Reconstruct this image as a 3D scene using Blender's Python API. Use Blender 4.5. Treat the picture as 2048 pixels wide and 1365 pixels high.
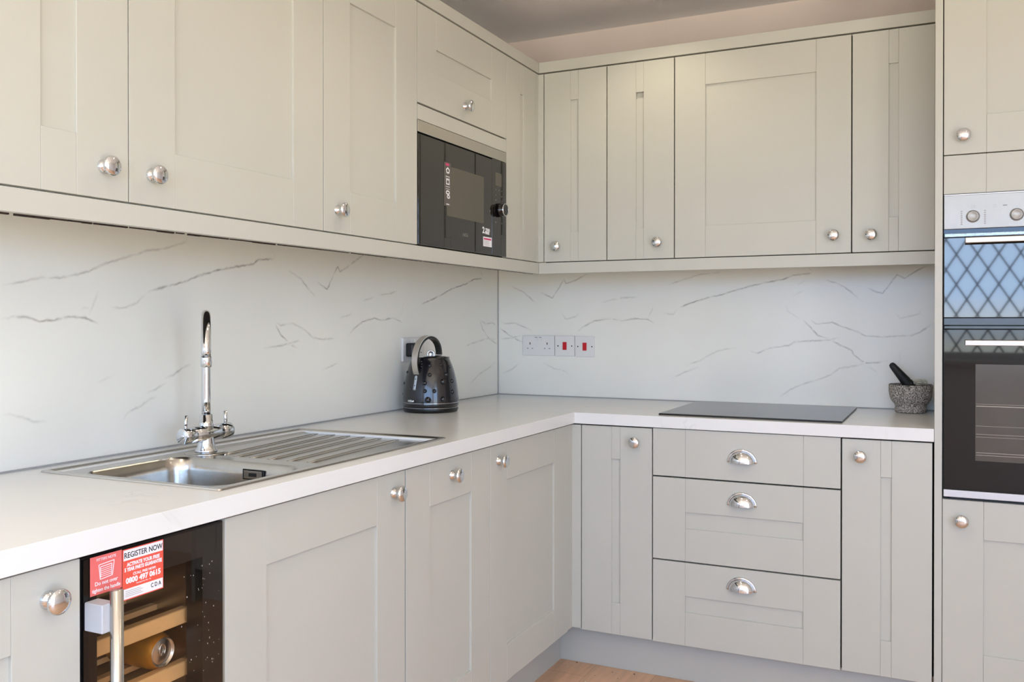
import bpy, bmesh, math, random
from mathutils import Vector, Matrix
R = math.radians
random.seed(7)
for o in list(bpy.data.objects):
    bpy.data.objects.remove(o)
SC = bpy.context.scene
COL = SC.collection

# ------------------------------------------------------------------ camera
cam_d = bpy.data.cameras.new('camera')
cam_d.sensor_width = 36.0
cam_d.lens = 1810.82 / 2048 * 36.0
cam_d.shift_y = -28.21 / 2048
cam_d.clip_start = 0.02
cam = bpy.data.objects.new('camera', cam_d)
COL.objects.link(cam)
cam.location = (1.7901, -3.5813, 1.228)
cam.rotation_euler = (R(90 - 0.2979), 0, R(25.6786))
SC.camera = cam

# ------------------------------------------------------------------ exposure
SC.view_settings.view_transform = 'Standard'
SC.view_settings.look = 'None'
SC.view_settings.gamma = 1
SC.view_settings.use_curve_mapping = False
SC.view_settings.exposure = EXPOSURE = 0.2

# ------------------------------------------------------------------ sky
W = bpy.data.worlds.new('sky')
SC.world = W
W.use_nodes = True
nt = W.node_tree
nt.nodes.clear()
tc = nt.nodes.new('ShaderNodeTexCoord')
sp = nt.nodes.new('ShaderNodeSeparateXYZ')
rp = nt.nodes.new('ShaderNodeValToRGB')
bg = nt.nodes.new('ShaderNodeBackground')
wo = nt.nodes.new('ShaderNodeOutputWorld')
mr = nt.nodes.new('ShaderNodeMapRange')
mr.inputs['From Min'].default_value = -0.3
mr.inputs['From Max'].default_value = 0.7
nt.links.new(tc.outputs['Generated'], sp.inputs[0])
nt.links.new(sp.outputs['Z'], mr.inputs['Value'])
nt.links.new(mr.outputs[0], rp.inputs[0])
e = rp.color_ramp.elements
e[0].position = 0.0; e[0].color = (1.5, 1.42, 1.18, 1)   # bright warm lower half, added to light the ceiling and wall cabinets
e[1].position = 1.0; e[1].color = (0.62, 0.78, 1.0, 1)
m = e.new(0.27); m.color = (1.0, 1.05, 0.95, 1)
m = e.new(0.33); m.color = (0.67, 1.05, 1.74, 1)
nt.links.new(rp.outputs[0], bg.inputs['Color'])
bg.inputs['Strength'].default_value = SKY = 5.5
nt.links.new(bg.outputs[0], wo.inputs[0])

def lamp(name, kind, loc, rot, energy, color=(1, 1, 1), **kw):
    d = bpy.data.lights.new(name, kind)
    d.energy = energy
    d.color = color
    for k, v in kw.items():
        setattr(d, k, v)
    o = bpy.data.objects.new(name, d)
    COL.objects.link(o)
    o.location = loc
    o.rotation_euler = rot
    return o

# openings of the room: leaded window behind the camera, patio doors on the right
WIN = (0.35, 3.45, 0.95, 2.2)      # x0 x1 z0 z1 in the front wall
PAT = (-4.85, -3.15, 0.0, 2.15)    # y0 y1 z0 z1 in the right wall
FY, RX, CZ = -5.0, 3.7, 2.455
for nm, loc, rot, sx, sy in [
    ('window_portal', ((WIN[0] + WIN[1]) / 2, FY - 0.12, (WIN[2] + WIN[3]) / 2), (R(90), 0, 0), WIN[1] - WIN[0], WIN[3] - WIN[2]),
    ('patio_portal', (RX + 0.12, (PAT[0] + PAT[1]) / 2, (PAT[2] + PAT[3]) / 2), (R(90), 0, R(90)), PAT[1] - PAT[0], PAT[3] - PAT[2])]:
    o = lamp(nm, 'AREA', loc, rot, 1.0, shape='RECTANGLE', size=sx, size_y=sy)
    o.data.cycles.is_portal = True
# recessed ceiling downlights (their fittings are built with the ceiling below)
DOWN = [(0.86, -0.66), (1.0, -1.65), (1.0, -3.1), (2.3, -1.65), (2.3, -3.1), (1.6, -4.6)]
for i, (x, y) in enumerate(DOWN):
    lamp('downlight_lamp', 'SPOT', (x, y, CZ - 0.012), (0, 0, 0), 6.0 if i == 0 else 10.0, (1.0, 0.88, 0.66), spot_size=R(125), spot_blend=0.6, shadow_soft_size=0.035)

# ------------------------------------------------------------------ materials
def lin(h):
    h = h.lstrip('#')
    v = [int(h[i:i + 2], 16) / 255 for i in (0, 2, 4)]
    return tuple(c / 12.92 if c <= 0.04045 else ((c + 0.055) / 1.055) ** 2.4 for c in v) + (1.0,)

def mat(name, color='#808080', rough=0.5, metal=0.0, spec=0.5, var=0.0, vscale=6.0, bump=0.0, bscale=200.0, coat=0.0, emit=None, estr=1.0):
    m = bpy.data.materials.new(name)
    m.use_nodes = True
    n = m.node_tree
    b = n.nodes['Principled BSDF']
    c = lin(color) if isinstance(color, str) else tuple(color) + (1.0,)
    b.inputs['Base Color'].default_value = c
    b.inputs['Roughness'].default_value = rough
    b.inputs['Metallic'].default_value = metal
    b.inputs['Specular IOR Level'].default_value = spec
    b.inputs['Coat Weight'].default_value = coat
    if emit:
        b.inputs['Emission Color'].default_value = lin(emit)
        b.inputs['Emission Strength'].default_value = estr
    if var or bump:
        t = n.nodes.new('ShaderNodeTexCoord')
    if var:
        no = n.nodes.new('ShaderNodeTexNoise')
        no.inputs['Scale'].default_value = vscale
        no.inputs['Detail'].default_value = 5
        n.links.new(t.outputs['Object'], no.inputs['Vector'])
        r = n.nodes.new('ShaderNodeValToRGB')
        r.color_ramp.elements[0].position = 0.3
        r.color_ramp.elements[1].position = 0.7
        r.color_ramp.elements[0].color = tuple(x * (1 - var) for x in c[:3]) + (1,)
        r.color_ramp.elements[1].color = tuple(min(1, x * (1 + var)) for x in c[:3]) + (1,)
        n.links.new(no.outputs['Fac'], r.inputs[0])
        n.links.new(r.outputs[0], b.inputs['Base Color'])
    if bump:
        no = n.nodes.new('ShaderNodeTexNoise')
        no.inputs['Scale'].default_value = bscale
        no.inputs['Detail'].default_value = 3
        n.links.new(t.outputs['Object'], no.inputs['Vector'])
        bp = n.nodes.new('ShaderNodeBump')
        bp.inputs['Strength'].default_value = bump
        bp.inputs['Distance'].default_value = 0.002
        n.links.new(no.outputs['Fac'], bp.inputs['Height'])
        n.links.new(bp.outputs[0], b.inputs['Normal'])
    return m

M = {}
M['paint'] = mat('cabinet_paint', '#c1bfb5', 0.42, spec=0.35, var=0.012, vscale=5)
M['plinth'] = mat('plinth_paint', '#bdbbb3', 0.45, spec=0.35)
M['carcass'] = mat('carcass', '#221e17', 0.6)  # near-black puts the shadow of the door gaps into the colour
M['black'] = mat('black_plastic', '#0c0c0d', 0.35)
M['blackgloss'] = mat('black_gloss', '#0a0a0b', 0.08, spec=0.5)
M['satin'] = mat('satin_chrome', '#d0cfcd', 0.3, 0.9)
M['chrome'] = mat('chrome', '#dbdee2', 0.07, 1.0)
M['steel'] = mat('brushed_steel', '#c4c0ba', 0.26, 1.0, bump=0.05, bscale=90)
M['steelsink'] = mat('sink_steel', '#b9b6b0', 0.22, 1.0, var=0.06, vscale=30, bump=0.06, bscale=60)
M['panelsteel'] = mat('oven_steel', '#abaaa8', 0.42, 0.55, var=0.04, vscale=14)
M['handle'] = mat('handle_steel', '#c9c1b6', 0.4, 0.6)
M['strip'] = mat('white_strip', '#cfd0d4', 0.35, 0.3)
M['white'] = mat('white_plastic', '#ebe7e1', 0.3)
M['red'] = mat('red_switch', '#c8101c', 0.3)
M['dark'] = mat('dark_slot', '#141210', 0.6)
M['greyslot'] = mat('shutter_slot', '#8a8888', 0.6)
M['seal'] = mat('sealant', '#a7a5a0', 0.5)
M['trim'] = mat('edge_trim', '#b9b7b2', 0.4)
M['ceiling'] = mat('ceiling_plaster', '#faf7f5', 0.9, spec=0.1, var=0.05, vscale=1.6, bump=0.3, bscale=20)
M['pink'] = mat('pink_plaster', '#ead8ce', 0.9, spec=0.1, var=0.05, vscale=2.5, bump=0.3, bscale=25)
M['wall'] = mat('room_wall', '#f5f4f2', 0.9, spec=0.1)
M['chip'] = mat('raw_chipboard', '#2c211c', 0.9, var=0.8, vscale=120)
M['wood'] = mat('beech', '#dcb27c', 0.5, var=0.1, vscale=14)
M['can'] = mat('gold_can', '#c98a2c', 0.35, 0.6, var=0.1, vscale=20)
M['alu'] = mat('aluminium', '#cfcac4', 0.25, 1.0)
M['liner'] = mat('cooler_liner', '#5a4334', 0.6)
M['sred'] = mat('sticker_red', '#ea5a48', 0.5)
M['spink'] = mat('sticker_pink', '#e8706c', 0.5)
M['swhite'] = mat('sticker_white', '#f0eef2', 0.5)
M['sink_ink'] = mat('ink_black', '#1d1d20', 0.6)
M['magenta'] = mat('sticker_magenta', '#cf4070', 0.5)
M['filmgrey'] = mat('sticker_grey', '#5a5650', 0.5)
M['rope'] = mat('white_cord', '#ddd6c4', 0.8)
M['stone'] = None
M['pestle'] = mat('black_stone', '#242422', 0.55, var=0.3, vscale=80, bump=0.4, bscale=300)
M['kettle'] = mat('kettle_black', '#17161a', 0.2, coat=0.4)
M['gauge'] = mat('kettle_gauge', '#b0b6bb', 0.3)
M['crumb'] = mat('crumb', '#e6dcc8', 0.8)
M['speck'] = mat('dark_speck', '#4a3223', 0.8)
M['lead'] = mat('lead', '#3a3d42', 0.5)
M['upvc'] = mat('window_frame', '#e8e8e8', 0.35)
M['grass'] = mat('paving', '#8b877c', 0.9)
M['lampglow'] = mat('lamp_glow', '#fff0da', 0.4, emit='#ffe6c4', estr=6.0)
M['print'] = mat('panel_print', '#8f8d8b', 0.5)
M['brandgrey'] = mat('brand_grey', '#6c675e', 0.4)
M['bracket'] = mat('bracket_grey', '#b9babe', 0.45)
M['scratch'] = mat('pale_dust', '#b8b0a4', 0.8)

def nodes(m):
    return m.node_tree, m.node_tree.nodes['Principled BSDF']

def ramp(n, p0, c0, p1, c1):
    r = n.nodes.new('ShaderNodeValToRGB')
    r.color_ramp.elements[0].position = p0; r.color_ramp.elements[0].color = c0
    r.color_ramp.elements[1].position = p1; r.color_ramp.elements[1].color = c1
    return r

def marble(name, base, vein, rough, faint=0.0):
    """white marble; UV.y runs 0..1..0 across a traced vein, UV.x holds its strength"""
    m = mat(name, base, rough, spec=0.5)
    n, b = nodes(m)
    t = n.nodes.new('ShaderNodeTexCoord')
    uv = n.nodes.new('ShaderNodeSeparateXYZ')
    n.links.new(t.outputs['UV'], uv.inputs[0])
    # 4v(1-v)
    a = n.nodes.new('ShaderNodeMath'); a.operation = 'SUBTRACT'; a.inputs[0].default_value = 1.0
    n.links.new(uv.outputs['Y'], a.inputs[1])
    q = n.nodes.new('ShaderNodeMath'); q.operation = 'MULTIPLY'
    n.links.new(uv.outputs['Y'], q.inputs[0]); n.links.new(a.outputs[0], q.inputs[1])
    p = n.nodes.new('ShaderNodeMath'); p.operation = 'MULTIPLY'; p.inputs[1].default_value = 4.0
    n.links.new(q.outputs[0], p.inputs[0])
    pw = n.nodes.new('ShaderNodeMath'); pw.operation = 'POWER'; pw.inputs[1].default_value = 5.0
    n.links.new(p.outputs[0], pw.inputs[0])
    p2 = n.nodes.new('ShaderNodeMath'); p2.operation = 'POWER'; p2.inputs[1].default_value = 1.3
    n.links.new(p.outputs[0], p2.inputs[0])
    p3 = n.nodes.new('ShaderNodeMath'); p3.operation = 'MULTIPLY_ADD'; p3.inputs[1].default_value = 0.22
    n.links.new(p2.outputs[0], p3.inputs[0]); n.links.new(pw.outputs[0], p3.inputs[2])
    no = n.nodes.new('ShaderNodeTexNoise'); no.inputs['Scale'].default_value = 28; no.inputs['Detail'].default_value = 4
    n.links.new(t.outputs['Object'], no.inputs['Vector'])
    r = ramp(n, 0.32, (0.12, 0.12, 0.12, 1), 0.70, (0.85, 0.85, 0.85, 1))
    n.links.new(no.outputs['Fac'], r.inputs[0])
    k = n.nodes.new('ShaderNodeMath'); k.operation = 'MULTIPLY'
    n.links.new(p3.outputs[0], k.inputs[0]); n.links.new(r.outputs[0], k.inputs[1])
    k2 = n.nodes.new('ShaderNodeMath'); k2.operation = 'MULTIPLY'; k2.use_clamp = True
    n.links.new(k.outputs[0], k2.inputs[0]); n.links.new(uv.outputs['X'], k2.inputs[1])
    fac = k2.outputs[0]
    if faint:
        no2 = n.nodes.new('ShaderNodeTexNoise'); no2.inputs['Scale'].default_value = 2.6; no2.inputs['Detail'].default_value = 7; no2.inputs['Distortion'].default_value = 1.2
        n.links.new(t.outputs['Object'], no2.inputs['Vector'])
        s = n.nodes.new('ShaderNodeMath'); s.operation = 'SUBTRACT'; s.inputs[1].default_value = 0.5
        n.links.new(no2.outputs['Fac'], s.inputs[0])
        ab = n.nodes.new('ShaderNodeMath'); ab.operation = 'ABSOLUTE'
        n.links.new(s.outputs[0], ab.inputs[0])
        rr = ramp(n, 0.0, (faint,) * 3 + (1,), 0.012, (0, 0, 0, 1))
        n.links.new(ab.outputs[0], rr.inputs[0])
        no3 = n.nodes.new('ShaderNodeTexNoise'); no3.inputs['Scale'].default_value = 3.3
        n.links.new(t.outputs['Object'], no3.inputs['Vector'])
        r3 = ramp(n, 0.5, (0, 0, 0, 1), 0.62, (1, 1, 1, 1))
        n.links.new(no3.outputs['Fac'], r3.inputs[0])
        mm = n.nodes.new('ShaderNodeMath'); mm.operation = 'MULTIPLY'
        n.links.new(rr.outputs[0], mm.inputs[0]); n.links.new(r3.outputs[0], mm.inputs[1])
        ad = n.nodes.new('ShaderNodeMath'); ad.operation = 'ADD'; ad.use_clamp = True
        n.links.new(mm.outputs[0], ad.inputs[0]); n.links.new(fac, ad.inputs[1])
        fac = ad.outputs[0]
    cl = n.nodes.new('ShaderNodeTexNoise'); cl.inputs['Scale'].default_value = 3.0; cl.inputs['Detail'].default_value = 3
    n.links.new(t.outputs['Object'], cl.inputs['Vector'])
    bc = lin(base)
    r2 = ramp(n, 0.35, tuple(x * 0.965 for x in bc[:3]) + (1,), 0.65, bc)
    n.links.new(cl.outputs['Fac'], r2.inputs[0])
    mx = n.nodes.new('ShaderNodeMix'); mx.data_type = 'RGBA'
    n.links.new(fac, mx.inputs[0])
    n.links.new(r2.outputs[0], mx.inputs[6])
    mx.inputs[7].default_value = lin(vein)
    n.links.new(mx.outputs[2], b.inputs['Base Color'])
    return m
M['splash'] = marble('marble_splashback', '#f7f2e5', '#9a9083', 0.28)
M['worktop'] = marble('marble_worktop', '#e6e5e2', '#b9b2a6', 0.22, faint=0.22)

def stone():
    m = mat('granite', '#8d8378', 0.8, bump=0.6, bscale=260)
    n, b = nodes(m)
    t = n.nodes.new('ShaderNodeTexCoord')
    no = n.nodes.new('ShaderNodeTexNoise'); no.inputs['Scale'].default_value = 260; no.inputs['Detail'].default_value = 3
    n.links.new(t.outputs['Object'], no.inputs['Vector'])
    r = ramp(n, 0.38, lin('#4a433c'), 0.62, lin('#d2c8bd'))
    n.links.new(no.outputs['Fac'], r.inputs[0])
    n.links.new(r.outputs[0], b.inputs['Base Color'])
    return m
M['stone'] = stone()

def floor_mat():
    m = mat('wood_floor', '#b98a68', 0.38, spec=0.4)
    n, b = nodes(m)
    t = n.nodes.new('ShaderNodeTexCoord')
    mp = n.nodes.new('ShaderNodeMapping'); mp.inputs['Rotation'].default_value = (0, 0, R(90))
    n.links.new(t.outputs['Object'], mp.inputs['Vector'])
    br = n.nodes.new('ShaderNodeTexBrick')
    br.inputs['Scale'].default_value = 1.0
    br.inputs['Brick Width'].default_value = 1.3
    br.inputs['Row Height'].default_value = 0.22
    br.inputs['Mortar Size'].default_value = 0.0008
    br.inputs['Color1'].default_value = lin('#dcb190')
    br.inputs['Color2'].default_value = lin('#d3a785')
    br.inputs['Mortar'].default_value = lin('#9c7456')
    n.links.new(mp.outputs[0], br.inputs['Vector'])
    mp2 = n.nodes.new('ShaderNodeMapping'); mp2.inputs['Scale'].default_value = (14, 1.2, 1)
    n.links.new(t.outputs['Object'], mp2.inputs['Vector'])
    no = n.nodes.new('ShaderNodeTexNoise'); no.inputs['Scale'].default_value = 4; no.inputs['Detail'].default_value = 6
    n.links.new(mp2.outputs[0], no.inputs['Vector'])
    r = ramp(n, 0.3, (0.82, 0.82, 0.82, 1), 0.7, (1.08, 1.06, 1.04, 1))
    n.links.new(no.outputs['Fac'], r.inputs[0])
    mx = n.nodes.new('ShaderNodeMix'); mx.data_type = 'RGBA'; mx.blend_type = 'MULTIPLY'; mx.inputs[0].default_value = 1.0
    n.links.new(br.outputs['Color'], mx.inputs[6]); n.links.new(r.outputs[0], mx.inputs[7])
    n.links.new(mx.outputs[2], b.inputs['Base Color'])
    return m
M['floor'] = floor_mat()

def glass(name, tint, rough=0.0, ior=1.5, boost=1.0):
    """a thin pane: tinted see-through mixed with a Fresnel reflection"""
    m = bpy.data.materials.new(name); m.use_nodes = True
    n = m.node_tree; n.nodes.clear()
    o = n.nodes.new('ShaderNodeOutputMaterial')
    tr = n.nodes.new('ShaderNodeBsdfTransparent'); tr.inputs[0].default_value = tint + (1,)
    gl = n.nodes.new('ShaderNodeBsdfGlossy'); gl.inputs['Roughness'].default_value = rough
    fr = n.nodes.new('ShaderNodeFresnel'); fr.inputs[0].default_value = ior
    ml = n.nodes.new('ShaderNodeMath'); ml.operation = 'MULTIPLY'; ml.inputs[1].default_value = boost; ml.use_clamp = True
    mx = n.nodes.new('ShaderNodeMixShader')
    ge = n.nodes.new('ShaderNodeNewGeometry')
    iv = n.nodes.new('ShaderNodeMath'); iv.operation = 'SUBTRACT'; iv.inputs[0].default_value = 1.0
    m2 = n.nodes.new('ShaderNodeMath'); m2.operation = 'MULTIPLY'
    n.links.new(ge.outputs['Backfacing'], iv.inputs[1])
    n.links.new(fr.outputs[0], ml.inputs[0]); n.links.new(ml.outputs[0], m2.inputs[0]); n.links.new(iv.outputs[0], m2.inputs[1])
    n.links.new(m2.outputs[0], mx.inputs[0])
    n.links.new(tr.outputs[0], mx.inputs[1]); n.links.new(gl.outputs[0], mx.inputs[2])
    n.links.new(mx.outputs[0], o.inputs[0])
    return m
M['coolerglass'] = glass('tinted_glass', (0.96, 0.93, 0.89), boost=1.0)
M['ovenglass'] = mat('oven_glass', '#0d0a0a', 0.03, spec=0.3)
nodes(M['ovenglass'])[1].inputs['IOR'].default_value = 1.62
M['oventop'] = mat('oven_glass_upper', '#14161a', 0.03, spec=0.75)
nodes(M['oventop'])[1].inputs['IOR'].default_value = 1.62
nodes(M['oventop'])[1].inputs['Specular Tint'].default_value = (1.0, 0.90, 0.78, 1)
M['ovenwin'] = mat('oven_window', '#4d4842', 0.12, spec=0.5, var=0.1, vscale=9)
M['mwglass'] = mat('microwave_glass', '#15120f', 0.03, spec=0.8)
M['mwwin'] = mat('microwave_window', '#4d483b', 0.12, spec=0.8)
M['hob'] = mat('hob_glass', '#18181a', 0.18, spec=0.45, bump=0.02, bscale=40)
M['film'] = mat('crinkled_film', '#9fb0c4', 0.12, 0.6, bump=1.0, bscale=120)  # bluish shine of the clear film put into its colour

# ------------------------------------------------------------------ builders
class B:
    """collects shapes in world metres, links them as ONE mesh object"""
    def __init__(s, f=None):
        s.bm = bmesh.new(); s.f = f; s.mi = 0
        s.uv = None
    def _t(s, vs):
        if s.f:
            for v in vs: v.co = Vector(s.f(*v.co))
    def _fin(s, geom, bev, seg=1):
        if bev:
            es = list({e for v in geom for e in v.link_edges})
            r = bmesh.ops.bevel(s.bm, geom=es, offset=bev, segments=seg, affect='EDGES', profile=0.5)
            vs = set(v for v in geom if v.is_valid) | set(r['verts'])
            return list(vs)
        return geom
    def box(s, x0, x1, y0, y1, z0, z1, bev=0.0, seg=1, mi=0):
        x0, x1 = sorted((x0, x1)); y0, y1 = sorted((y0, y1)); z0, z1 = sorted((z0, z1))
        r = bmesh.ops.create_cube(s.bm, size=1.0)['verts']
        for v in r:
            v.co = Vector(((x0 + x1) / 2 + v.co.x * (x1 - x0), (y0 + y1) / 2 + v.co.y * (y1 - y0), (z0 + z1) / 2 + v.co.z * (z1 - z0)))
        vs = s._fin(r, bev, seg)
        if mi:
            for f in {f for v in vs for f in v.link_faces}: f.material_index = mi
        s._t(vs)
        return s
    def poly(s, pts, d0, d1, axis='d'):
        """prism: pts (a, b) in the first and third axis, extruded along the second"""
        n = len(pts)
        a = [s.bm.verts.new((p[0], d0, p[1])) for p in pts]
        b = [s.bm.verts.new((p[0], d1, p[1])) for p in pts]
        s.bm.faces.new(a); s.bm.faces.new(list(reversed(b)))
        for i in range(n):
            s.bm.faces.new((a[i], b[i], b[(i + 1) % n], a[(i + 1) % n]))
        s._t(a + b)
        return s
    def slab(s, pts, z0, z1, bev=0.0):
        """prism: pts (x, y) outline extruded vertically"""
        n = len(pts)
        a = [s.bm.verts.new((p[0], p[1], z0)) for p in pts]
        b = [s.bm.verts.new((p[0], p[1], z1)) for p in pts]
        s.bm.faces.new(list(reversed(a))); s.bm.faces.new(b)
        for i in range(n):
            s.bm.faces.new((a[i], a[(i + 1) % n], b[(i + 1) % n], b[i]))
        vs = a + b
        if bev: vs = s._fin(vs, bev)
        s._t(vs)
        return s
    def lathe(s, prof, c=(0, 0, 0), axis=(0, 0, 1), seg=32, smooth=True, cap=True):
        """prof: (h, r) along axis from c"""
        ax = Vector(axis).normalized()
        u = ax.orthogonal().normalized(); w = ax.cross(u)
        rings = []
        for h, r in prof:
            if r < 1e-6:
                rings.append([s.bm.verts.new(Vector(c) + ax * h)])
            else:
                rings.append([s.bm.verts.new(Vector(c) + ax * h + (u * math.cos(2 * math.pi * i / seg) + w * math.sin(2 * math.pi * i / seg)) * r) for i in range(seg)])
        fs = []
        for a, b in zip(rings, rings[1:]):
            for i in range(seg):
                j = (i + 1) % seg
                if len(a) == 1 and len(b) == 1: continue
                if len(a) == 1: fs.append(s.bm.faces.new((a[0], b[j], b[i])))
                elif len(b) == 1: fs.append(s.bm.faces.new((a[i], a[j], b[0])))
                else: fs.append(s.bm.faces.new((a[i], a[j], b[j], b[i])))
        if smooth:
            for f in fs: f.smooth = True
        if cap:
            if len(rings[0]) > 1: s.bm.faces.new(list(reversed(rings[0])))
            if len(rings[-1]) > 1: s.bm.faces.new(rings[-1])
        return s
    def tube(s, pts, r, seg=12, closed=False):
        pts = [Vector(p) for p in pts]
        rr = r if isinstance(r, (list, tuple)) else [r] * len(pts)
        n = len(pts); rings = []
        up = None
        for i, p in enumerate(pts):
            if closed: t = pts[(i + 1) % n] - pts[i - 1]
            else: t = pts[min(i + 1, n - 1)] - pts[max(i - 1, 0)]
            t.normalize()
            if up is None: up = t.orthogonal().normalized()
            up = (up - t * up.dot(t)).normalized()
            w = t.cross(up)
            rings.append([s.bm.verts.new(p + (up * math.cos(2 * math.pi * k / seg) + w * math.sin(2 * math.pi * k / seg)) * rr[i]) for k in range(seg)])
        pr = list(zip(rings, rings[1:]))
        if closed: pr.append((rings[-1], rings[0]))
        for a, b in pr:
            for k in range(seg):
                f = s.bm.faces.new((a[k], a[(k + 1) % seg], b[(k + 1) % seg], b[k])); f.smooth = True
        if not closed:
            s.bm.faces.new(list(reversed(rings[0]))); s.bm.faces.new(rings[-1])
        return s
    def band(s, pts, side, width, th, off=0.0):
        """flat band swept along pts; side = direction of its width"""
        pts = [Vector(p) for p in pts]; side = Vector(side).normalized(); rings = []
        n = len(pts)
        for i, p in enumerate(pts):
            t = (pts[min(i + 1, n - 1)] - pts[max(i - 1, 0)]).normalized()
            nn = t.cross(side).normalized()
            q = p + nn * off
            rings.append([s.bm.verts.new(q + side * a + nn * b) for a, b in ((-width / 2, -th / 2), (width / 2, -th / 2), (width / 2, th / 2), (-width / 2, th / 2))])
        for a, b in zip(rings, rings[1:]):
            for k in range(4): s.bm.faces.new((a[k], a[(k + 1) % 4], b[(k + 1) % 4], b[k]))
        s.bm.faces.new(list(reversed(rings[0]))); s.bm.faces.new(rings[-1])
        return s
    def sphere(s, c, r, seg=16, scale=(1, 1, 1)):
        q = bmesh.ops.create_uvsphere(s.bm, u_segments=seg, v_segments=max(6, seg // 2), radius=r)['verts']
        for v in q: v.co = Vector(c) + Vector((v.co.x * scale[0], v.co.y * scale[1], v.co.z * scale[2]))
        for f in {f for v in q for f in v.link_faces}: f.smooth = True
        return s
    def build(s, name, m, parent=None, label=None, smooth=False):
        bmesh.ops.recalc_face_normals(s.bm, faces=s.bm.faces[:])
        me = bpy.data.meshes.new(name)
        if parent is not None:
            off = ORG[parent.name] if parent.name in ORG else Vector((0, 0, 0))
            for v in s.bm.verts: v.co -= off
        else:
            off = Vector((0, 0, 0))
        s.bm.to_mesh(me); s.bm.free()
        o = bpy.data.objects.new(name, me)
        for mm in (m if isinstance(m, (list, tuple)) else [m]): me.materials.append(mm)
        COL.objects.link(o)
        if parent is not None:
            o.parent = parent
            ORG[o.name] = off
        if label: o['label'] = label
        return o
ORG = {}

def thing(name, loc, label, cat, group=None, kind=None):
    o = bpy.data.objects.new(name, None)
    o.empty_display_size = 0.05
    COL.objects.link(o); o.location = loc
    ORG[o.name] = Vector(loc)
    o['label'] = label; o['category'] = cat
    if group: o['group'] = group
    if kind: o['kind'] = kind
    return o
def tag(o, label, cat, group=None):
    o['label'] = label; o['category'] = cat
    if group: o['group'] = group
    return o
def struct(o):
    o['kind'] = 'structure'; return o

# frames: (u along the run, d out of the face, w up) -> world
def LEFT(x): return lambda u, d, w: (x + d, u, w)
def BACK(y): return lambda u, d, w: (u, y - d, w)

def text(s, size, frame, u, w, d, m, parent, name='lettering', align='LEFT', bold=0.0, xs=1.0, flip=False, slant=0.0, th=0.0002):
    """flat lettering lying on a face, its baseline starting at (u, w)"""
    c = bpy.data.curves.new(name, 'FONT')
    c.body = s; c.size = size; c.align_x = align; c.offset = bold; c.extrude = th; c.resolution_u = 3
    o = bpy.data.objects.new('tmp_text', c); COL.objects.link(o)
    bpy.context.view_layer.update()
    me = bpy.data.meshes.new_from_object(o.evaluated_get(bpy.context.evaluated_depsgraph_get()))
    bpy.data.objects.remove(o)
    off = ORG[parent.name]
    for v in me.vertices:
        x, y, z = v.co
        v.co = Vector(frame(u + x * xs, d + z, w + y + x * slant)) - off
    me.materials.clear(); me.materials.append(m)
    t = bpy.data.objects.new(name, me); COL.objects.link(t); t.parent = parent
    ORG[t.name] = off
    return t

# ------------------------------------------------------------------ room shell
XS = 1.756                     # left face of the tall cabinet
b = B(); b.box(-0.2, RX + 0.2, FY - 0.2, 0.2, -0.1, 0.0); struct(b.build('floor', M['floor']))
b = B(); b.box(-0.2, RX + 0.2, FY - 0.2, 0.2, CZ, CZ + 0.1); struct(b.build('ceiling', M['ceiling']))
b = B(); b.box(-0.2, RX + 0.2, 0.006, 0.2, 0.0, CZ); struct(b.build('wall_back', M['pink']))
b = B(); b.box(-0.2, -0.006, FY - 0.2, 0.006, 0.0, CZ); struct(b.build('wall_left', M['pink']))
def holed(f, a0, a1, z1, h):
    q = B(f)
    q.box(a0, h[0], 0, 0.2, 0, z1); q.box(h[1], a1, 0, 0.2, 0, z1)
    if h[2] > 0: q.box(h[0], h[1], 0, 0.2, 0, h[2])
    q.box(h[0], h[1], 0, 0.2, h[3], z1)
    return q
struct(holed(lambda u, d, w: (u, FY - d, w), -0.006, RX, CZ, WIN).build('wall_front', M['wall']))
struct(holed(lambda u, d, w: (RX + d, u, w), FY, 0.006, CZ, PAT).build('wall_right', M['wall']))
# leaded window behind the camera: frame, diamond lead lattice
wr = thing('window_1', ((WIN[0] + WIN[1]) / 2, FY, WIN[2]), 'white window with diamond leaded panes behind the camera', 'window', kind='structure')
b = B(); t = 0.06
x0, x1, z0, z1 = WIN
for bx in ((x0, x1, z0, z0 + t), (x0, x1, z1 - t, z1), (x0, x0 + t, z0 + t, z1 - t), (x1 - t, x1, z0 + t, z1 - t), (1.28, 1.35, z0 + t, z1 - t), (2.55, 2.62, z0 + t, z1 - t)):
    b.box(bx[0], bx[1], FY - 0.10, FY - 0.04, bx[2], bx[3], 0.004)
b.build('window_frame', M['upvc'], wr)
b = B(); W2, H2 = 0.138, 0.222
def clip(p, q):
    """clip a segment to the glass rectangle"""
    (ax, az), (bx, bz) = p, q; t0, t1 = 0.0, 1.0
    for pp, qq in ((-(bx - ax), ax - x0 - t), (bx - ax, x1 - t - ax), (-(bz - az), az - z0 - t), (bz - az, z1 - t - az)):
        if abs(pp) < 1e-9: continue
        r = qq / pp
        if pp < 0: t0 = max(t0, r)
        else: t1 = min(t1, r)
    if t0 >= t1: return None
    return (ax + t0 * (bx - ax), az + t0 * (bz - az)), (ax + t1 * (bx - ax), az + t1 * (bz - az))
k = H2 / W2
for i in range(-16, 40):
    for sg in (1, -1):
        xa = x0 + i * W2 + 0.05
        seg = clip((xa, z0), (xa + sg * 3.0 / k, z0 + 3.0))
        if seg:
            (ax, az), (bx, bz) = seg
            b.tube([(ax, FY - 0.07, az), (bx, FY - 0.07, bz)], 0.0065, 6)
b.build('lead_lattice', M['lead'], wr)
b = B(); b.box(x0 - 0.05, x1 + 0.05, FY - 0.2, FY + 0.05, z0 - 0.03, z0 - 0.001, 0.004); b.build('window_sill', M['upvc'], wr)
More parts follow.
